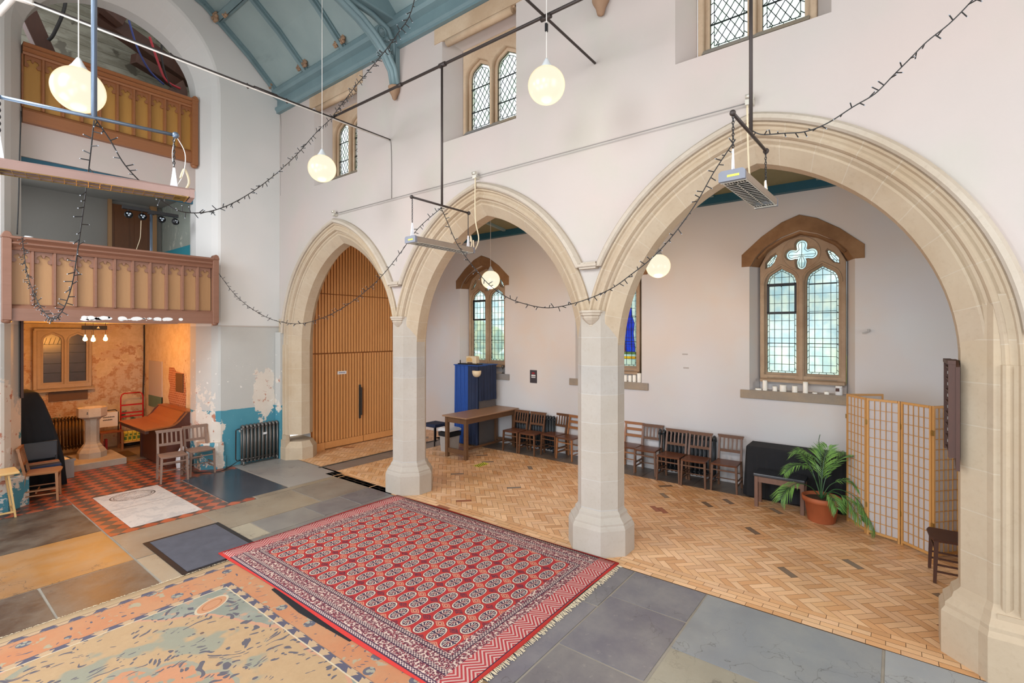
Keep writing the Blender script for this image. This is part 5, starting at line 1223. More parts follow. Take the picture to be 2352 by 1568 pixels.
# ---------------------------------------------------------------- candles, poster, hymn board
def candle(x, y, r, h, lab, grp, mat='candle', z=1.636):
    b = MB(); b.lathe([(r*.95, 0), (r, .004), (r, h-.004), (r*.9, h), (r*.3, h-.006), (.001, h-.006)], n=18); b.tube([(0, 0, h-.008), (.002, 0, h+.008)], .0015, 5)
    o = b.build('candle', mat, None, (x, y, z)); return tag(o, lab, 'candle', grp)
X_ = 9.16; G1 = 'candles on the sill of the big window'
for y, r, h, s_ in ((1.80, .05, .03, 'very low white candle at the left end of the big window sill'), (1.70, .036, .17, 'tall white pillar candle near the left end of the big window sill'), (1.55, .036, .08, 'short white candle right of the tall left one on the big window sill'),
                   (1.43, .05, .11, 'broad white candle left of the middle of the big window sill'), (1.26, .04, .105, 'medium white candle just left of the tall central one on the big window sill'), (1.11, .036, .18, 'tallest greenish white pillar candle at the middle of the big window sill'),
                   (.98, .035, .02, 'white tealight right of the tallest candle on the big window sill'), (.82, .035, .045, 'low pale green candle toward the right of the big window sill')): candle(X_, y, r, h, s_, G1)
jr = empty('glass_jar', (9.16, .66, 1.636), label='white jar with a small picture at the right end of the big sill', cat='jar')
b = MB(); b.lathe([(.045, 0), (.05, .01), (.05, .11), (.042, .12), (.001, .12)], n=20); b.build('jar_body', 'white_plastic', jr)
b = MB(); b.lathe([(.046, .12), (.046, .14), (.001, .142)], n=20, cap=False); b.build('lid', 'paper_white', jr)
b = MB(); b.box(-.053, -.049, -.01, .04, .06, .11); b.build('picture', 'dark_wood', jr)
for y, h, s_ in ((4.22, .13, 'leftmost'), (4.12, .13, 'second from left'), (4.03, .14, 'third from left'), (3.93, .18, 'taller rightmost')):
    candle(9.15, y, .035 if h < .18 else .04, h, '%s cream pillar candle on the sill below the stained glass figure' % s_, 'candles under the stained glass window')
b = MB(); b.lathe([(.035, 0), (.035, .006), (.008, .02), (.006, .1), (.014, .12), (.03, .15), (.033, .2), (.028, .2), (.001, .14)], n=14); tag(b.build('chalice', 'handle_metal', None, (9.14, 7.36, 1.636)), 'small dark metal goblet on the sill right of the blue draped stand', 'goblet')
po = empty('wall_poster', label='small dark poster with red and white print on the white aisle wall', cat='poster')
b = MB(); b.box(9.088, 9.094, 6.335, 6.525, 1.475, 1.765); b.build('sheet', 'poster_dark', po)
b = MB(); b.poly([(9.0865, 6.43+.045*cos(2*pi*j/14), 1.695+.02*sin(2*pi*j/14)) for j in range(14)]); b.build('red_emblem', 'red_book', po)
b = MB()
for i in range(7): b.box(9.0862, 9.0866, 6.372+.0165*i, 6.384+.0165*i, 1.625+.004*(i % 2), 1.66)
for i in range(8): b.box(9.0862, 9.0866, 6.375+.014*i, 6.385+.014*i, 1.59, 1.612)
b.build('white_print', 'paper_white', po)
hb = empty('hymn_board', label='dark wooden hymn board on the pier at the right edge', cat='board')
b = MB(); b.prism([(5.27, 1.50), (5.40, 1.58), (5.72, 1.58), (5.72, 2.33), (5.60, 2.38), (5.40, 2.38), (5.27, 2.33)], 'y', -.425, -.40); b.build('back_board', 'dark_wood', hb)
b = MB()
for x in (5.275, 5.70): b.box(x, x+.03, -.40, -.355, 1.60, 2.36)
for k in range(8): z = 1.62+k*.098; b.box(5.3, 5.7, -.40, -.365, z, z+.012)
b.box(5.27, 5.73, -.40, -.35, 2.35, 2.38); b.build('slot_rail', 'dark_wood', hb)
b = MB()
for k in range(8): z = 1.635+k*.098; b.box(5.66, 5.69, -.398, -.375, z+.025, z+.05)
b.build('number_card', 'grey_plastic', hb)
# ---------------------------------------------------------------- suspended rods
def rod(P, r, mat, label, name='tie_rod', extra=None):
    e = empty(name, label=label, cat='rod'); b = MB(); b.tube(P, r, 8); b.build('rod_bar', mat, e)
    for (q, R) in (extra or []): b = MB(); b.tube(q, R, 8); b.build('coupling', 'rod_metal', e)
    return e
a_ = rod([(.79, 6.58, 5.8), (5.19, 6.58, 5.8)], .016, 'rod_metal', 'dark conduit rod crossing the nave nearest the west wall, with a white cable under it', extra=[([(3.0, 6.58, 5.8), (3.3, 6.58, 5.8)], .027), ([(2.9, 6.58, 5.81), (2.94, 6.58, 5.77)], .022), ([(3.42, 6.58, 5.81), (3.46, 6.58, 5.77)], .022), ([(2.05, 6.58, 5.81), (2.10, 6.58, 5.78)], .026)])
b = MB(); b.tube([(.85, 6.55, 5.775), (3.0, 6.55, 5.768), (5.15, 6.56, 5.78)], .010, 6); b.build('strapped_cable', 'white_cable', a_)
b = MB(); b.tube([(.72, 6.9, 5.72), (.79, 6.62, 5.8), (.92, 6.56, 5.79)], .03, 8); b.build('end_bracket', 'white_cable', a_)
rod([(4.15, -1.5, 5.82), (4.15, 6.62, 5.82)], .017, 'rod_metal', 'long dark rod running along the nave above the arches', extra=[([(4.15, 4.22, 5.82), (4.15, 4.32, 5.82)], .028), ([(4.15, 5.02, 5.82), (4.15, 5.1, 5.82)], .024), ([(4.15, 2.72, 5.8), (4.15, 2.84, 5.8)], .026)])
rod([(-.3, 2.78, 5.85), (5.19, 2.78, 5.79)], .014, 'rod_metal', 'dark rod crossing the nave above the nearest hanging globe')
# heaters
def heater(loc, rz, poleZ, label, body, endm, barmat, L=1.0, tilt=0., grill_side=1, polemat='rod_metal', light_grille=True, bz=-.48, wz=.17):
    """origin at the middle of the suspension bar; bar along local x"""
    e = empty('heater', loc, rz, label=label, cat='heater')
    b = MB(); b.tube([(0, 0, .0), (0, 0, poleZ)], .014 if polemat == 'rod_metal' else .017, 8); b.build('drop_pole', polemat, e)
    b = MB(); b.tube([(-.47, 0, 0), (.47, 0, 0)], .013, 8); b.sphere((.47, 0, 0), .025, 8, 6); b.sphere((-.47, 0, 0), .022, 8, 6); b.build('cross_bar', barmat, e)
    for s_ in (-1, 1):
        b = MB(); k = 0; z = -.01
        while z > bz+.20: b.tube([(s_*.46+(.007 if k % 2 else 0)*cos(a), (0 if k % 2 else .007)*cos(a), z-.012+.013*sin(a)) for a in [j*pi/3 for j in range(6)]], .0035, 4, close=True); z -= .021; k += 1
        b.build('chain', 'black_metal', e)
        b = MB(); b.loft([[(s_*.46-.03*f, -.004, zz), (s_*.46+.03*f, -.004, zz), (s_*.46+.03*f, .004, zz), (s_*.46-.03*f, .004, zz)] for f, zz in ((.85, bz+.03), (.75, bz+.06), (.3, bz+.17), (.25, bz+.19))]); b.build('hanger', 'white_bracket', e)
    w = wz/2; z1 = bz+.035; z0 = bz-.03; l = L/2
    b = MB(); b.prism([(-w, z0), (-w*1.02, z1-.015), (-w*.85, z1), (w*.85, z1), (w*1.02, z1-.015), (w, z0), (w-.008, z0), (w-.008, z1-.012), (-w+.008, z1-.012), (-w+.008, z0)], 'x', -l, l); b.build('housing', body, e)
    for xa in (-l-.03, l): b = MB(); b.prism([(-w-.003, z0-.006), (-w-.003, z1-.01), (-w*.85, z1+.004), (w*.85, z1+.004), (w+.003, z1-.01), (w+.003, z0-.006)], 'x', xa, xa+.03); b.build('end_cap', endm, e)
    b = MB(); b.box(-l-.032, -l-.029, -.05, .03, z0+.02, z0+.035); b.build('label_strip', 'yellow_label', e)
    b = MB(); b.box(-l, l, -w+.01, w-.01, z1-.02, z1-.015); b.build('reflector', 'dark_inside', e)
    b = MB(); n = 15
    for i in range(n+1): x = -l+.09+(L-.18)*i/n; b.bar((x, -w+.004, z0-.002), (x, w-.004, z0-.002), .0035)
    for y in (-w+.006, -.0, w-.006): b.bar((-l+.05, y, z0-.002), (l-.05, y, z0-.002), .005)
    for s_ in (-1, 1):
        for i in range(9): y = -w+.012+(2*w-.024)*i/8; b.bar((s_*(l-.09), y, z0-.002), (s_*(l-.02), y, z0-.002), .005)
        b.bar((s_*(l-.015), -w, z0-.002), (s_*(l-.015), w, z0-.002), .012)
    b.build('grille', 'grille_metal' if light_grille else 'brass', e)
    b = MB(); b.tube([(-l+.05, .03, z0+.03), (l-.05, .03, z0+.03)], .008, 6); b.tube([(-l+.05, -.03, z0+.03), (l-.05, -.03, z0+.03)], .008, 6); b.build('element', 'dark_inside', e)
    b = MB(); b.tube(curve3([(.5, .03, bz-.01), (.56, .03, bz+.1), (.53, .02, bz+.2), (.5, 0, bz+.12)], 6), .008, 6); b.build('lead_cable', 'cream', e)
    return e
heater((4.14, 4.27, 4.13), 0., 1.68, 'slim grey electric heater hanging in front of the middle arch', 'heater_grey', 'heater_end', 'rod_metal', L=.93, bz=-.48)
heater((4.13, .865, 4.14), -.04, 1.68, 'grey electric heater with white grille hanging before the widest arch', 'heater_grey', 'heater_end', 'rod_metal', L=.93, bz=-.44)
h3 = heater((.92, 4.39, 4.10), -.20, 3.6, 'brown electric heater hanging at the left in front of the gallery', 'heater_brown', 'heater_brown', 'steel_rod', L=1.1, polemat='steel_rod', light_grille=False, bz=-.44, wz=.18)
b = MB(); b.tube(curve3([(.47, 0, .0), (.45, 0, -.15), (.47, .01, -.3), (.48, 0, -.42)], 6), .003, 4); b.tube(curve3([(.47, 0, 0), (.53, 0, -.12), (.52, 0, -.28), (.47, 0, -.4)], 6), .003, 4); b.build('loose_string', 'white_cable', h3)
# ---------------------------------------------------------------- globe lamps
def globe(loc, top, label, r=.185, cable='white_cable', pw=8.):
    e = empty('globe_pendant', loc, label=label, cat='lamp', group='opal globe pendant lamps')
    b = MB(); b.sphere((0, 0, 0), r, 40, 24, (1, 1, .99)); b.build('glass_globe', 'opal_glass', e)
    b = MB(); b.lathe([(.001, r*1.48), (.012, r*1.46), (.022, r*1.36), (.045, r*1.12), (.065, r*.97), (.07, r*.90)], n=20, cap=False); b.build('gallery_cap', 'white_plastic', e)
    b = MB(); b.tube([(0, 0, r*1.46), (0, 0, top-loc[2])], .0045, 6); b.build('cord', cable, e)
    return e
GL = [((4.10, 2.74, 5.08), 9.0, 'opal globe pendant lamp at the upper middle, under the crossing of the rods'), ((3.75, 6.22, 4.87), 8.7, 'opal globe pendant lamp in front of the window nearest the west wall'),
      ((1.04, 5.45, 4.66), 8.6, 'largest looking opal globe pendant lamp at the upper left before the upper gallery'), ((7.45, 6.31, 3.66), 5.5, 'smallest looking opal globe pendant lamp seen through the middle arch'), ((7.40, 2.87, 3.64), 5.5, 'opal globe pendant lamp seen through the widest arch beside the near pier')]
for l, t, s_ in GL: globe(l, t, s_)
b = MB(); b.box(4.085, 4.115, 2.73, 2.75, 5.62, 5.70); tag(b.build('cord_grip', 'black_metal'), 'small black cord grip above the upper middle globe lamp', 'cord grip')
# ---------------------------------------------------------------- string lights
BULB = None
def bulb_mesh():
    b = MB(); b.tube([(0, 0, 0), (0, 0, .040)], .0034, 5); b.cur = 1; b.sphere((0, 0, .042), .0036, 6, 4); return b
def string(P, label, sp=.055, scale=1.):
    global BULB
    C = curve3(P, 6); e = empty('string_lights', tuple(C[0]), label=label, cat='string lights', group='strings of small lights')
    o = C[0]; b = MB(); b.tube([p-o for p in C], .0045*scale, 5); b.build('wire', 'black_cable', e)
    rr = random.Random(int(len(C)*13+o.x*100)); D = 0; nxt = .03; cnt = 0; total = sum((q-p).length for p, q in zip(C, C[1:])); sp = max(sp, total/95)
    for p, q in zip(C, C[1:]):
        L = (q-p).length
        while nxt < D+L:
            f = (nxt-D)/L; w = p.lerp(q, f)-o; t = (q-p).normalized(); d = Vector((rr.uniform(-1, 1), rr.uniform(-1, 1), rr.uniform(-1, .6))); d = (d-t*d.dot(t)*.7).normalized()
            if BULB is None: k = bulb_mesh().build('bulb', ['black_cable', 'led_tip']); BULB = k
            else: k = BULB.copy(); COL.objects.link(k)
            k.parent = e; k.rotation_mode = 'QUATERNION'; k.location = w; k.rotation_quaternion = d.to_track_quat('Z', 'Y'); k.scale = (scale*1.25,)*3; nxt += sp*rr.uniform(.6, 1.4); cnt += 1
        D += L
    return e
H1 = (4.14, 4.27, 4.13); H2 = (4.15, .865, 4.15); H3 = (.92, 4.39, 4.10)
import base64
S1A = [H3, (1.02, 4.46, 4.0), (1.13, 4.54, 3.86), (1.30, 4.66, 3.75), (1.46, 4.77, 3.68), (1.62, 4.90, 3.66), (1.85, 5.05, 3.72), (2.13, 5.24, 3.87), (2.48, 5.48, 4.13), (2.86, 5.72, 4.47), (3.27, 6.0, 4.88), (3.72, 6.32, 5.38), (4.12, 6.57, 5.79)]
string(S1A, 'string of small lights swooping from the left heater bar up to the rod crossing')
string([(4.12, 6.57, 5.80), (3.692, 5.375, 5.711), (3.463, 4.788, 5.616), (3.186, 4.078, 5.513), (3.058, 3.749, 5.484), (2.924, 3.404, 5.484), (2.80, 3.12, 5.75)], 'string of lights rising steeply from the rod crossing past the roof brace')
string(S2 if 'S2' in globals() else [(.92, 4.39, 4.08), (.935, 4.6, 3.8), (.95, 4.85, 3.5), (.97, 5.1, 3.28), (1.0, 5.45, 3.02), (1.03, 5.95, 2.82), (1.06, 6.55, 2.74), (1.09, 7.2, 2.83), (1.12, 7.9, 3.03), (1.16, 8.7, 3.36), (1.24, 9.6, 3.82), (1.27, 9.93, 3.98)], 'string of lights hanging in a deep loop in front of the lower gallery')
string([(3.902, 9.951, 3.715), (3.918, 9.491, 3.39), (3.935, 9.009, 3.135), (3.955, 8.413, 2.916), (3.975, 7.863, 2.79), (3.997, 7.233, 2.748), (4.017, 6.659, 2.825), (4.035, 6.133, 2.969), (4.052, 5.65, 3.173), (4.064, 5.292, 3.372), (4.076, 4.955, 3.626), (4.087, 4.638, 3.892), (4.14, 4.27, 4.11)], 'string of lights sagging from the gallery post across the oak door arch')
string([(4.13, 4.281, 4.113), (4.102, 4.123, 3.878), (4.104, 3.983, 3.633), (4.107, 3.781, 3.399), (4.111, 3.525, 3.151), (4.115, 3.282, 2.997), (4.118, 3.053, 2.913), (4.123, 2.73, 2.854), (4.128, 2.383, 2.901), (4.132, 2.064, 3.002), (4.136, 1.851, 3.127), (4.139, 1.651, 3.264), (4.141, 1.46, 3.45), (4.144, 1.28, 3.68), (4.146, 1.143, 3.905), (4.148, .98, 4.13)], 'string of lights sagging between the two heaters in front of the near pier')
string([(4.153, .86, 4.17), (4.169, .795, 4.13), (4.205, .652, 4.115), (4.241, .514, 4.105), (4.275, .38, 4.143), (4.314, .224, 4.235), (4.346, .098, 4.304), (4.371, 0, 4.407), (4.396, -.096, 4.508), (4.419, -.189, 4.606), (4.448, -.303, 4.696), (4.474, -.403, 4.802), (4.51, -.52, 4.95), (4.58, -.75, 5.3)], 'string of lights climbing from the nearer heater to the top right')
# wire along the wall with pulleys
w_ = empty('wall_wire', label='thin taut wire running along the wall over the arch tops', cat='wire')
b = MB(); b.tube([(5.14, 8.10, 4.79), (5.14, 4.62, 4.80), (5.14, 1.08, 4.82)], .006, 6); b.build('wire', 'grey_cable', w_)
for y, z in ((8.13, 4.79), (4.64, 4.80), (1.09, 4.83)):
    e = empty('wall_pulley', (5.15, y, z), label={8.13: 'small metal pulley fixed above the oak door arch', 4.64: 'small metal pulley at the top of the middle arch', 1.09: 'pale metal pulley at the top of the widest arch'}[y], cat='pulley')
    b = MB(); b.tube([(-.01, -.035, .01), (-.01, -.035, .06)], .006, 5); b.box(-.03, .05, -.035, .035, -.03, .02); b.build('bracket', 'grille_metal', e)
    b = MB(); b.tube([(-.03, -.03, .045), (-.03, .03, .045)], .022, 12); b.build('wheel', 'grille_metal', e)
cable('cable', [(5.1, 4.60, 4.77), (5.08, 4.58, 4.2), (5.06, 4.50, 3.9), (5.04, 4.56, 3.75), (4.95, 4.5, 3.86)], .009, 'cream', 'cream cord looping down beside the middle arch heater')
cable('cable', [(5.1, 1.10, 4.78), (5.08, 1.09, 4.4), (5.0, 1.06, 4.1), (4.75, .98, 3.9)], .009, 'cream', 'cream cord hanging from the pulley over the widest arch')
cable('conduit', [(5.17, 6.58, 5.80), (5.185, 6.55, 5.72), (5.19, 6.54, 5.4), (5.19, 6.54, 4.83)], .006, 'grey_cable', 'thin grey conduit dropping down the wall from the cross rod')
cable('cable', [(5.18, 10.2, 7.3), (5.2, 10.19, 6.9), (5.2, 10.2, 5.9), (5.2, 10.2, 5.5)], .005, 'grey_cable', 'thin grey cable in the corner under the cornice')
cable('cable', [(1.30, 10.24, 5.9), (1.28, 10.2, 5.2), (1.27, 10.2, 4.6), (1.25, 10.16, 4.05)], .008, 'black_cable', 'black cable down the left side of the tower opening')
# ---------------------------------------------------------------- middle gallery items
dr = empty('panelled_door', (3.36, 13.06, 2.92), label='dark brown panelled door at the back of the middle gallery', cat='door')
b = MB(); b.box(-.34, .34, -.03, .02, 0, 2.42); b.build('door_leaf', 'door_wood', dr)
b = MB()
for x in (-.17, .17):
    for z0, z1 in ((.15, .95), (1.1, 2.25)): b.box(x-.12, x+.12, -.042, -.03, z0, z1)
b.build('raised_panel', 'door_wood', dr); b = MB(); b.sphere((-.29, -.06, 1.02), .03, 10, 8); b.build('knob', 'black_metal', dr)
b = MB(); b.box(.34, .46, -.05, .03, 0, 2.5); b.box(-.40, -.34, -.05, .03, 0, 2.5); b.build('door_frame', 'gallery_panel', dr)
lb = empty('stage_light_bar', (3.03, 10.62, 2.92), -.03, label='black stage light bar with four round lamps on a grey pole in the gallery', cat='stage light')
b = MB(); b.tube([(0, 0, 0), (0, 0, 1.83)], .022, 10); b.build('pole', 'steel_rod', lb); b = MB(); b.tube([(0, 0, 1.0), (0, 0, 1.12)], .035, 10); b.lathe([(.28, 0), (.27, .02), (.04, .06)], n=12); b.build('stand_base', 'black_metal', lb)
b = MB(); b.box(-.42, -.01, -.03, .03, 1.86, 1.915); b.box(.01, .42, -.03, .03, 1.845, 1.90); b.box(-.05, .05, -.032, .032, 1.83, 1.90); b.build('cross_bar', 'black_metal', lb)
for x, s_, ry in ((-.34, 1, 0), (-.14, 1, .1), (.15, 1, 0), (.36, .9, .6)):
    h = empty('lamp_head', (x, -.03, 1.755), ry); h.parent = lb
    b = MB(); b.lathe([(.001, -.03), (.045, -.03), (.062, .0), (.062, .03), (.055, .04)], n=16, cap=False); o = b.build('lamp_housing', 'black_metal', h); o.rotation_euler = (radians(72), 0, 0)
    b = MB()
    for k in range(3): b.sphere((.024*cos(k*2.1+.5), .024*sin(k*2.1+.5), .034), .017, 10, 6, (1, 1, .4))
    o = b.build('lamp_lens', 'lens', h); o.rotation_euler = (radians(72), 0, 0)
    b = MB(); b.bar((0, .02, .0), (0, .02, .10), .012); b.build('yoke', 'black_metal', h)
cable('cable', [(2.86, 10.55, 4.6), (2.86, 10.6, 4.3), (2.8, 10.6, 4.05), (2.76, 10.6, 3.7)], .005, 'cream', 'thin pale cable hanging below the stage light bar')
b = MB(); b.lathe([(.05, 4.0), (.05, 4.035), (.001, 4.04)], (1.37, 10.13), 16); tag(b.build('saucer', 'white_plastic'), 'white dish lying on the gallery handrail at the left', 'dish')
b = MB(); b.lathe([(.04, 4.0), (.045, 4.02), (.001, 4.022)], (1.86, 10.12), 16); tag(b.build('saucer', 'white_plastic'), 'small flat white dish further right on the gallery handrail', 'dish')
# ---------------------------------------------------------------- alcove
aw = struct(empty('window_7')); aw['label'] = 'two-light stone window in the orange lit alcove with dark glass'
Ls = [light_poly(2.13, 2.42, 1.55, 2.42, 2.58), light_poly(2.54, 2.83, 1.55, 2.42, 2.58)]
plate('frame', [[(2.02, 1.42), (2.92, 1.42), (2.92, 2.66), (2.02, 2.66)]]+[inset(L, -.035) for L in Ls], .05, 'limestone_plain', MY(14.13), aw, bevel=.012)
plate('inner_frame', [[(2.03, 1.43), (2.91, 1.43), (2.91, 2.65), (2.03, 2.65)]]+Ls, .05, 'limestone_plain', MY(14.17), aw)
for L in Ls: plate('glass', [L], .004, 'dark_glass', MY(14.185), aw)
b = MB(); b.box(1.98, 2.96, 14.04, 14.2, 2.655, 2.70); b.box(1.97, 2.02, 14.08, 14.2, 1.42, 2.66); b.prism([(14.04, 1.36), (14.04, 1.39), (14.19, 1.44), (14.19, 1.36)], 'x', 1.98, 2.96); b.build('surround', 'limestone_plain', aw)
b = MB()
for L in Ls:
    for z in (1.75, 1.95, 2.18, 2.36): 
        x0, x1 = L[0][0], L[1][0]; b.bar((x0, 14.175, z), (x1, 14.175, z), .008)
for z in (2.36, 2.43, 2.50):
    for x in range(4): b.bar((2.15+.07*x, 14.175, 2.36), (2.19+.07*x, 14.175, 2.50), .005)
b.build('leading', 'lead', aw)
b = MB(); b.box(2.22, 2.86, 14.17, 14.19, 1.14, 1.34); tag(b.build('wall_plaque', 'brown_panel'), 'flat brown board on the alcove wall below the window', 'plaque')
b = MB(); b.box(3.895, 3.915, 11.72, 12.12, 1.36, 1.75); tag(b.build('wall_plaque', 'brown_panel'), 'small brown square board on the right wall of the alcove', 'plaque')
b = MB(); b.box(3.90, 3.93, 12.98, 13.84, .92, 1.96); struct(b.build('trim_4', 'plaster')); b = MB(); b.box(3.895, 3.93, 12.98, 13.84, .90, 1.16); struct(b.build('trim_5', plain('green_panel', '#5d7a68', .6)))
brp = NT('exposed_brick'); bx, by, bz_ = brp.xyz(); tex = brp.n('ShaderNodeTexBrick', {'Vector': brp.vec(by, bz_), 'Color1': '#a8603c', 'Color2': '#8f4c30', 'Mortar': '#c9a080', 'Scale': 4.2, 'Mortar Size': .022, 'Brick Width': .5, 'Row Height': .2}).outputs[0]
M['exposed_brick'] = brp.done(brp.mix(brp.mul(brp.noise(7), .4), tex, '#c4906c'), .85, nrm=brp.bump(brp.noise(20), .3))
plate('trim_6', [[(12.55, 1.85), (12.30, 1.86), (12.15, 1.78), (11.72, 1.76), (11.6, 1.4), (11.62, 1.05), (12.0, .95), (12.5, 1.0), (12.62, 1.2), (12.5, 1.45), (12.6, 1.6)]], .008, 'exposed_brick', MX(3.917))['kind'] = 'structure'
cable('conduit', [(3.90, 14.17, 2.85), (3.90, 14.17, 1.9), (3.88, 14.17, 1.1), (3.88, 14.16, .0)], .014, 'black_cable', 'dark pipe in the corner of the alcove')
b = MB(); b.box(1.345, 1.375, 10.60, 10.76, 1.60, 2.80); tag(b.build('door_post', 'dark_wood'), 'narrow dark brown post at the left jamb of the alcove', 'post')
# chandelier
ch = empty('pendant_light', (2.52, 12.0, 2.80), label='black bar pendant with three glowing filament bulbs in the alcove', cat='lamp')
b = MB(); b.box(-.185, .185, -.03, .03, -.135, -.055); b.build('bar', 'black_metal', ch)
b = MB(); b.poly([(.05+.028*cos(2*pi*j/3+pi/2), -.032, -.095+.028*sin(2*pi*j/3+pi/2)) for j in range(3)]); b.build('trefoil_mark', 'cream', ch)
for x, y, z in ((-.14, -.02, -.30), (-.04, -.10, -.31), (.17, .02, -.30)):
    b = MB(); b.tube([(x, y, 0), (x, y, z+.07)], .004, 5); b.build('flex', 'black_cable', ch)
    b = MB(); b.lathe([(.012, z+.07), (.014, z+.04), (.03, z+.01), (.036, z-.015), (.028, z-.04), (.001, z-.05)], (x, y), 14); b.build('bulb', 'filament', ch)
# font
fo = empty('stone_font', (2.62, 12.66, 0), label='pale stone baptismal font on a stepped plinth in the alcove', cat='font')
b = MB(); b.box(-.45, .42, -.58, .5, 0, .13); b.build('step', 'font_stone', fo, bevel=.01)
b = MB(); b.lathe([(.235, .13), (.235, .24), (.20, .30), (.17, .33), (.16, .36), (.13, .40), (.122, .44)], n=8, smooth=False, rot=pi/8); b.build('plinth', 'font_stone', fo)
b = MB(); b.lathe([(.118, .43), (.118, .86), (.125, .88)], n=8, smooth=False, rot=pi/8); b.build('stem', 'font_stone', fo)
b = MB(); b.lathe([(.13, .87), (.15, .90), (.22, .93), (.24, .95), (.24, 1.12), (.20, 1.12), (.18, 1.06), (.001, 1.02)], n=8, smooth=False, rot=pi/8, cap=False); b.build('bowl', 'font_stone', fo)
b = MB(); rr = random.Random(2)
for i in range(9): b.sphere((-.085+rr.uniform(-.03, .03), -.205+rr.uniform(-.008, .008), 1.03+rr.uniform(-.03, .03)), .011, 6, 4)
b.build('carved_emblem', 'radiator_dark', fo)
# harmonium desk
hd = empty('harmonium', (0, 0, 0), label='brown wooden harmonium or desk with curved sloping lid on the alcove right side', cat='desk')
b = MB(); prof = [(3.38, .0), (3.84, .0), (3.84, 1.06), (3.70, 1.06), (3.62, .98), (3.55, .88), (3.44, .80), (3.38, .78)]; b.prism(prof, 'y', 10.98, 11.02); b.build('side_panel', 'desk_dark', hd); b = MB(); b.prism(prof, 'y', 12.50, 12.54); b.build('side_panel', 'desk_dark', hd)
b = MB(); b.box(3.40, 3.80, 11.02, 12.50, .02, .78); b.build('body', 'desk_dark', hd)
b = MB(); P = [(3.02, .80), (3.40, .815), (3.50, .84), (3.58, .90), (3.64, .97), (3.70, 1.04), (3.72, 1.06)]
b.loft([[(x, 10.96, z) for x, z in P]+[(x+.012, 10.96, z-.025) for x, z in reversed(P)], [(x, 12.56, z) for x, z in P]+[(x+.012, 12.56, z-.025) for x, z in reversed(P)]]); b.build('curved_lid', 'desk_wood', hd)
b = MB(); b.box(3.70, 3.86, 10.96, 12.56, 1.045, 1.07); b.build('top_board', 'desk_wood', hd); b = MB(); b.box(3.04, 3.10, 11.0, 12.5, .72, .78); b.build('key_rail', 'dark_wood', hd)
# red trolley
rt = empty('red_trolley', (3.60, 13.92, 0), label='red metal step trolley with a tray of yellow cartons in the alcove corner', cat='trolley')
b = MB(); 
for s_ in (-1, 1): b.tube([(s_*.21, 0, .10), (s_*.21, 0, 1.12), (s_*.19, 0, 1.19), (s_*.15, 0, 1.22)], .014, 8)
b.tube([(-.15, 0, 1.22), (.15, 0, 1.22)], .014, 8); b.build('frame_tube', 'red_paint', rt)
b = MB()
for z in (.95, .77, .69, .56, .18): b.box(-.21, .21, -.015, .015, z-.016, z+.016)
b.build('cross_rail', 'red_paint', rt); b = MB(); b.box(-.22, .22, -.30, .0, .13, .15); b.build('tray', 'yellow_wood', rt); b = MB(); b.tube([(-.2, -.05, .05), (.2, -.05, .05)], .04, 10); b.build('wheel', 'black_metal', rt)
for i in range(5):
    e = empty('carton', (3.435+.082*i, 13.76, .152), label=['yellow drink carton at the left end of the red trolley tray', 'yellow drink carton second from the left on the red trolley tray', 'middle yellow drink carton of the five on the red trolley tray', 'yellow drink carton second from the right on the red trolley tray', 'yellow drink carton at the right end of the red trolley tray'][i], cat='carton', group='yellow cartons on the red trolley')
    b = MB(); b.box(-.036, .036, -.035, .035, 0, .19); b.prism([(-.035, .19), (.035, .19), (.004, .225), (-.004, .225)], 'x', -.036, .036); b.build('carton_body', 'carton', e)
    b = MB(); b.box(-.030, .018, -.0365, -.035, .03, .10); b.box(-.01, .03, -.0365, -.035, .12, .16); b.build('carton_print', 'carton_green', e)
# small shelf with sign
sh = empty('low_shelf', (3.16, 13.75, 0), label='low wooden shelf behind the font carrying a white notice', cat='shelf')
b = MB(); b.box(-.20, .20, -.16, .14, .40, .43); b.build('top_board', 'desk_wood', sh)
for x in (-.18, .18):
    for y in (-.14, .12): b = MB(); b.box(x-.02, x+.02, y-.02, y+.02, 0, .40); b.build('leg', 'chair_honey', sh)
sg = empty('notice_board', (3.13, 13.72, .43), label='white notice with two lines of small print leaning behind the font', cat='notice')
b = MB(); b.box(-.16, .16, .0, .015, .10, .42); b.build('board', 'paper_white', sg)
for r_, (z, n0) in enumerate(((.30, 11), (.24, 9))):
    b = MB()
    for i in range(n0): b.box(-.105+.019*i, -.092+.019*i, -.003, 0, z, z+.022+.004*(i % 2))
    b.build('print_line', 'ink', sg)
b = MB(); b.tube([(-.17, .02, 0), (-.17, .02, .40), (-.12, .02, .46), (.12, .02, .46), (.17, .02, .40), (.17, .02, 0)], .01, 6); b.build('stand_frame', 'black_metal', sg)
b = MB(); b.box(3.04, 3.08, 13.6, 13.68, 0.02, .28); b.box(2.98, 3.02, 13.62, 13.7, .02, .24); tag(b.build('red_folder', 'red_book'), 'red folders standing under the low shelf in the alcove', 'folder')
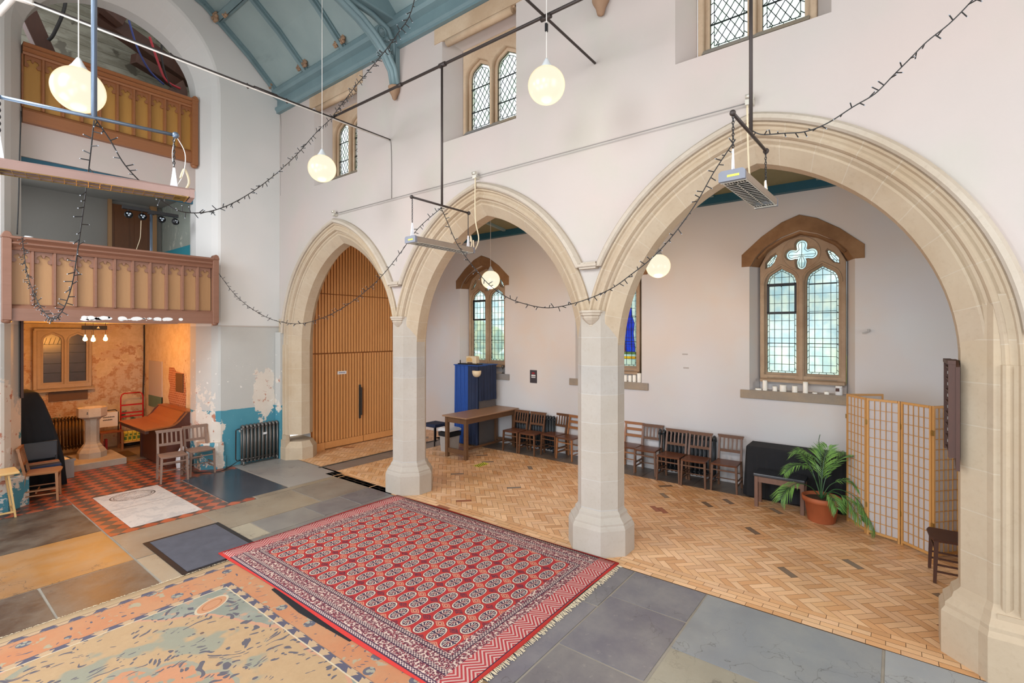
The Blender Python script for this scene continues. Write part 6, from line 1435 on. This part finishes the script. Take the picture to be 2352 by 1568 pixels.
# draped upright thing at left of alcove
dp_ = MB(); rings = []
for z, x0, x1, y0, y1 in ((0, 1.31, 2.0, 11.28, 12.3), (.45, 1.31, 1.96, 11.28, 12.25), (.75, 1.31, 1.90, 11.28, 12.2), (1.15, 1.31, 1.80, 11.3, 12.1), (1.45, 1.31, 1.71, 11.3, 12.0), (1.60, 1.31, 1.65, 11.35, 11.95), (1.63, 1.33, 1.58, 11.4, 11.9)):
    ring_ = []; n = 16
    for a_, b_ in (((x0, y0), (x1, y0)), ((x1, y0), (x1, y1)), ((x1, y1), (x0, y1)), ((x0, y1), (x0, y0))):
        for k in range(n): f = k/n; w = .018*sin(k*1.9+z)*(1.6-z)/1.6; ring_.append((a_[0]+(b_[0]-a_[0])*f+w, a_[1]+(b_[1]-a_[1])*f+w, z))
    rings.append(ring_)
dp_.smooth = True; dp_.loft(rings); tag(dp_.build('draped_piano', 'black_cloth'), 'tall upright shape draped in black cloth at the left of the alcove', 'draped piano')
kc = empty('padded_chair', (1.64, 10.99, 0), -.06, label='dark padded chair half hidden behind the sideways chapel chair', cat='chair')
b = MB(); b.box(-.22, .22, -.2, .2, .42, .47); b.build('seat', 'navy_cloth', kc, bevel=.015); b = MB(); b.box(-.21, .21, .18, .22, .50, .80); b.build('backrest', 'vinyl_dark', kc, bevel=.015)
for x in (-.19, .19):
    for y in (-.17, .18): b = MB(); b.box(x-.014, x+.014, y-.014, y+.014, 0, .42 if y < 0 else .55); b.build('leg', 'black_metal', kc)
b = MB(); b.box(1.46, 1.84, 10.9, 11.02, .475, .50); tag(b.build('seat_board', 'chair_honey'), 'honey coloured seat board lying on the dark padded chair', 'board')
cr = empty('storage_crate', (2.02, 11.86, 0), .1, label='light grey plastic crate filled with papers beside the font', cat='crate')
b = MB(); w = .13; 
for s_ in (-1, 1): b.box(s_*w-.006, s_*w+.006, -.17, .17, 0, .34); b.box(-w, w, s_*.17-.006, s_*.17+.006, 0, .34)
b.box(-w, w, -.17, .17, 0, .02); b.box(-w-.02, w+.02, -.19, -.17, .30, .34); b.box(w, w+.02, -.17, .17, .30, .34); b.build('crate_body', 'grey_plastic', cr)
b = MB(); b.box(-.11, .10, -.14, .14, .28, .33); b.build('papers', 'paper_white', cr)
b = MB(); b.loft([[(2.02+.20*f*cos(2*pi*j/14)*(1+.15*sin(3*j)), 12.28+.16*f*sin(2*pi*j/14), z) for j in range(14)] for f, z in ((1., .0), (1.05, .12), (.8, .22), (.3, .27))]); b.smooth = True; tag(b.build('cloth_heap', 'black_cloth'), 'heap of black cloth on the floor between crate and font', 'cloth')
b = MB(); b.box(2.8, 3.38, 12.75, 13.35, .001, .012); tag(b.build('alcove_mat', 'radiator_rust'), 'small dark doormat on the alcove floor behind the font', 'mat')
ws = empty('wooden_stool', (1.02, 9.98, 0), label='pale wooden folding table cut by the left edge of the picture', cat='table')
b = MB(); b.box(-.42, .21, -.22, .20, .615, .645); b.build('top', 'yellow_wood', ws, bevel=.008)
for y in (-.17, .15): b = MB(); b.bar((.17, y, 0), (.10, y, .61), .03, .022); b.bar((-.3, y, 0), (.02, y, .61), .03, .022); b.build('leg', 'yellow_wood', ws)
b = MB(); b.bar((.16, -.17, .08), (-.3, -.17, .08), .02, .02); b.bar((.165, -.17, .09), (.165, .15, .09), .02, .02); b.build('brace', 'yellow_wood', ws)
b = MB(); b.loft([[(3.60+.11*f*cos(2*pi*j/14), 10.80+.10*f*sin(2*pi*j/14), z) for j in range(14)] for f, z in ((1., .0), (1.15, .14), (1., .3), (.5, .4), (.3, .42))]); b.smooth = True; tag(b.build('plastic_bag', 'white_plastic'), 'bluish white plastic bag on the floor behind the pair of chapel chairs', 'bag')
cable('cable', [(4.3, 10.15, .08), (4.15, 10.12, .02), (3.9, 9.98, .012), (3.6, 10.3, .012)], .008, 'black_cable', 'black cable on the floor between the radiator and the pair of chairs')
# marks on the walls
b = MB(); b.box(9.094, 9.099, 2.97, 3.07, 2.20, 2.225); b.box(9.094, 9.099, 2.95, 3.05, 1.95, 1.975); b.box(9.06, 9.1, .27, .30, 2.62, 2.66); b.bar((9.07, .30, 2.62), (9.07, .36, 2.60), .02); tag(b.build('wall_fixing', 'grey_plastic'), 'small grey fixings left on the aisle wall beside the big window', 'fixing')
# ---------------------------------------------------------------- unseen sides of the room, so daylight behaves
M['plain_white'] = plain('plain_white', '#d8d2ca', .85, var=.03, sc=1.)
SW = [(y, 1.5) for y in (8.2, 4.6, 1.0, -2.4)]
hs = [[(y-.75, 4.0), (y+.75, 4.0), (y+.75, 6.6), (y-.75, 6.6)] for y, _ in SW]+[[(y-1.2, .6), (y+1.2, .6), (y+1.2, 3.2), (y-1.2, 3.2)] for y in (6.3, 2.8, -.8)]
struct(plate('wall_south', [[(YE, 0), (10.3, 0), (10.3, 7.5), (YE, 7.5)]]+hs, .1, 'plain_white', MX(-1.45)))
struct(plate('wall_east', [[(-1.4, 0), (9.1, 0), (9.1, 5), (5.2, 6.2), (5.2, 7.6), (2.44, 9.4), (-1.4, 7.4)], [(.7, 1.6), (4.2, 1.6), (4.2, 6.8), (.7, 6.8)], [(6.2, 1.2), (8.3, 1.2), (8.3, 3.8), (6.2, 3.8)]], .1, 'plain_white', MY(YE)))
# ---------------------------------------------------------------- outside
M['lawn'] = plain('lawn', '#b4bf8a', .9, var=.3, sc=2)
M['hedge_leaf'] = plain('hedge_leaf', '#a3b56c', .8, var=.5, sc=3)
M['far_house'] = plain('far_house', '#8fa3ad', .8, var=.1, sc=1)
b = MB(); b.box(9.7, 60, -30, 45, -.4, -.3); struct(b.build('ground', 'lawn'))
rr = random.Random(9)
for i, (x, y, s_, h) in enumerate(((15, 3.2, 1.5, 1.6), (16, .6, 1.3, 1.4), (17, 7.5, 1.9, 2.0), (15.5, 12.5, 1.6, 1.8), (18, 18, 2.0, 2.2))):
    b = MB()
    for k in range(16): b.sphere((x+rr.uniform(-s_, s_)*.7, y+rr.uniform(-s_, s_), .3+rr.random()*h*1.25), rr.uniform(.35, .7), 10, 7)
    tag(b.build('hedge_bush', 'hedge_leaf'), 'green bush outside, blurred behind the leaded glass', 'bush', 'bushes outside the windows')
b = MB(); b.box(24, 30, -8, 12, -.3, 4.2); b.prism([(24, 4.2), (30, 4.2), (27, 6.)], 'y', -8, 12); tag(b.build('far_house', 'far_house'), 'pale blue-grey building outside beyond the bushes', 'building')
# ---------------------------------------------------------------- light
wd = bpy.data.worlds.new('World'); SC.world = wd; wd.use_nodes = True
bg = wd.node_tree.nodes['Background']; bg.inputs[0].default_value = (.97, .99, 1.0, 1); bg.inputs[1].default_value = 2.1
def area(name, loc, rot, sx, sy, power, col=(1, 1, 1), spread=pi):
    l = bpy.data.lights.new(name, 'AREA'); l.shape = 'RECTANGLE'; l.size = sx; l.size_y = sy; l.energy = power; l.color = col; l.spread = spread
    o = bpy.data.objects.new(name, l); COL.objects.link(o); o.location = loc; o.rotation_euler = rot; return o
def point(name, loc, power, col, r=.05):
    l = bpy.data.lights.new(name, 'POINT'); l.energy = power; l.color = col; l.shadow_soft_size = r
    o = bpy.data.objects.new(name, l); COL.objects.link(o); o.location = loc; return o
LP = dict(sc=95, sl=105, e=215, n=6, a=75)
DAY = (.87, .935, 1.0)
for y, _ in SW: area('daylight_south_high', (-1.38, y, 5.3), (0, -radians(54), 0), 2.4, 1.5, LP['sc']*{8.2: 1.7, 4.6: 1.35, 1.0: .85, -2.4: .6}[y], DAY, radians(140))      # clerestory windows opposite
for y in (6.3, 2.8, -.8): area('daylight_south_low', (-1.38, y, 1.9), (0, -pi/2, 0), 2.6, 2.4, LP['sl'], (.74, .87, 1.))
area('daylight_east', (2.45, YE+.08, 4.2), (pi/2, 0, pi), 3.5, 5.2, LP['e'], (.95, .965, 1.)).rotation_euler = (-radians(72), 0, pi)
area('daylight_aisle_east', (7.25, YE+.08, 2.5), (-pi/2, 0, pi), 2.1, 2.6, 45, (1., .9, .8))
for c, _ in (): area('daylight_aisle_window', (9.46, c, 2.85), (0, pi/2, 0), 1.7, .95, LP['a'], DAY)
for c, _ in (): area('daylight_clerestory', (5.68, c, 6.2), (0, pi/2, 0), 1.1, .9, LP['n'], DAY)
for l, t, s_ in GL: point('globe_light', (l[0], l[1], l[2]-.28), 9 if l[0] < 5 else 52, (1., .66, .38), .14)
for x, y, z in ((2.38, 11.98, 2.50), (2.48, 11.90, 2.49), (2.69, 12.02, 2.50)): point('bulb_light', (x, y, z-.09), 24, (1., .38, .05), .03)
area('tower_fill', (1.36, 12.0, 4.4), (0, -pi/2, 0), 1.6, 1.2, 14, DAY)  # added fill lamp brightening the middle gallery; the wall behind has no window
area('bell_stage_fill', (1.05, 12.0, 7.6), (0, -pi/2, 0), 1.6, 1.2, 22, DAY)  # likewise an added fill lamp, for the bell stage; no opening here
# ---------------------------------------------------------------- camera
cam = bpy.data.cameras.new('camera'); co = bpy.data.objects.new('camera', cam); COL.objects.link(co)
cam.sensor_width = 36.; cam.sensor_fit = 'HORIZONTAL'; cam.lens = 1128*36/2352; cam.shift_y = -19/2352; cam.clip_start = .05
co.location = (0, 0, 2.6); co.rotation_euler = (pi/2, 0, radians(37.7693)-pi/2); SC.camera = co
SC.view_settings.view_transform = 'Standard'; SC.view_settings.look = 'None'; SC.view_settings.gamma = 1.; SC.view_settings.use_curve_mapping = False
SC.view_settings.exposure = .0
SC.cycles.max_bounces = 6; SC.cycles.diffuse_bounces = 4; SC.cycles.glossy_bounces = 2; SC.cycles.transmission_bounces = 3; SC.cycles.transparent_max_bounces = 8
SC.cycles.use_denoising = True; SC.cycles.sample_clamp_indirect = 6.; SC.cycles.caustics_reflective = False; SC.cycles.caustics_refractive = False
SC.cycles.use_adaptive_sampling = True; SC.cycles.adaptive_threshold = .06
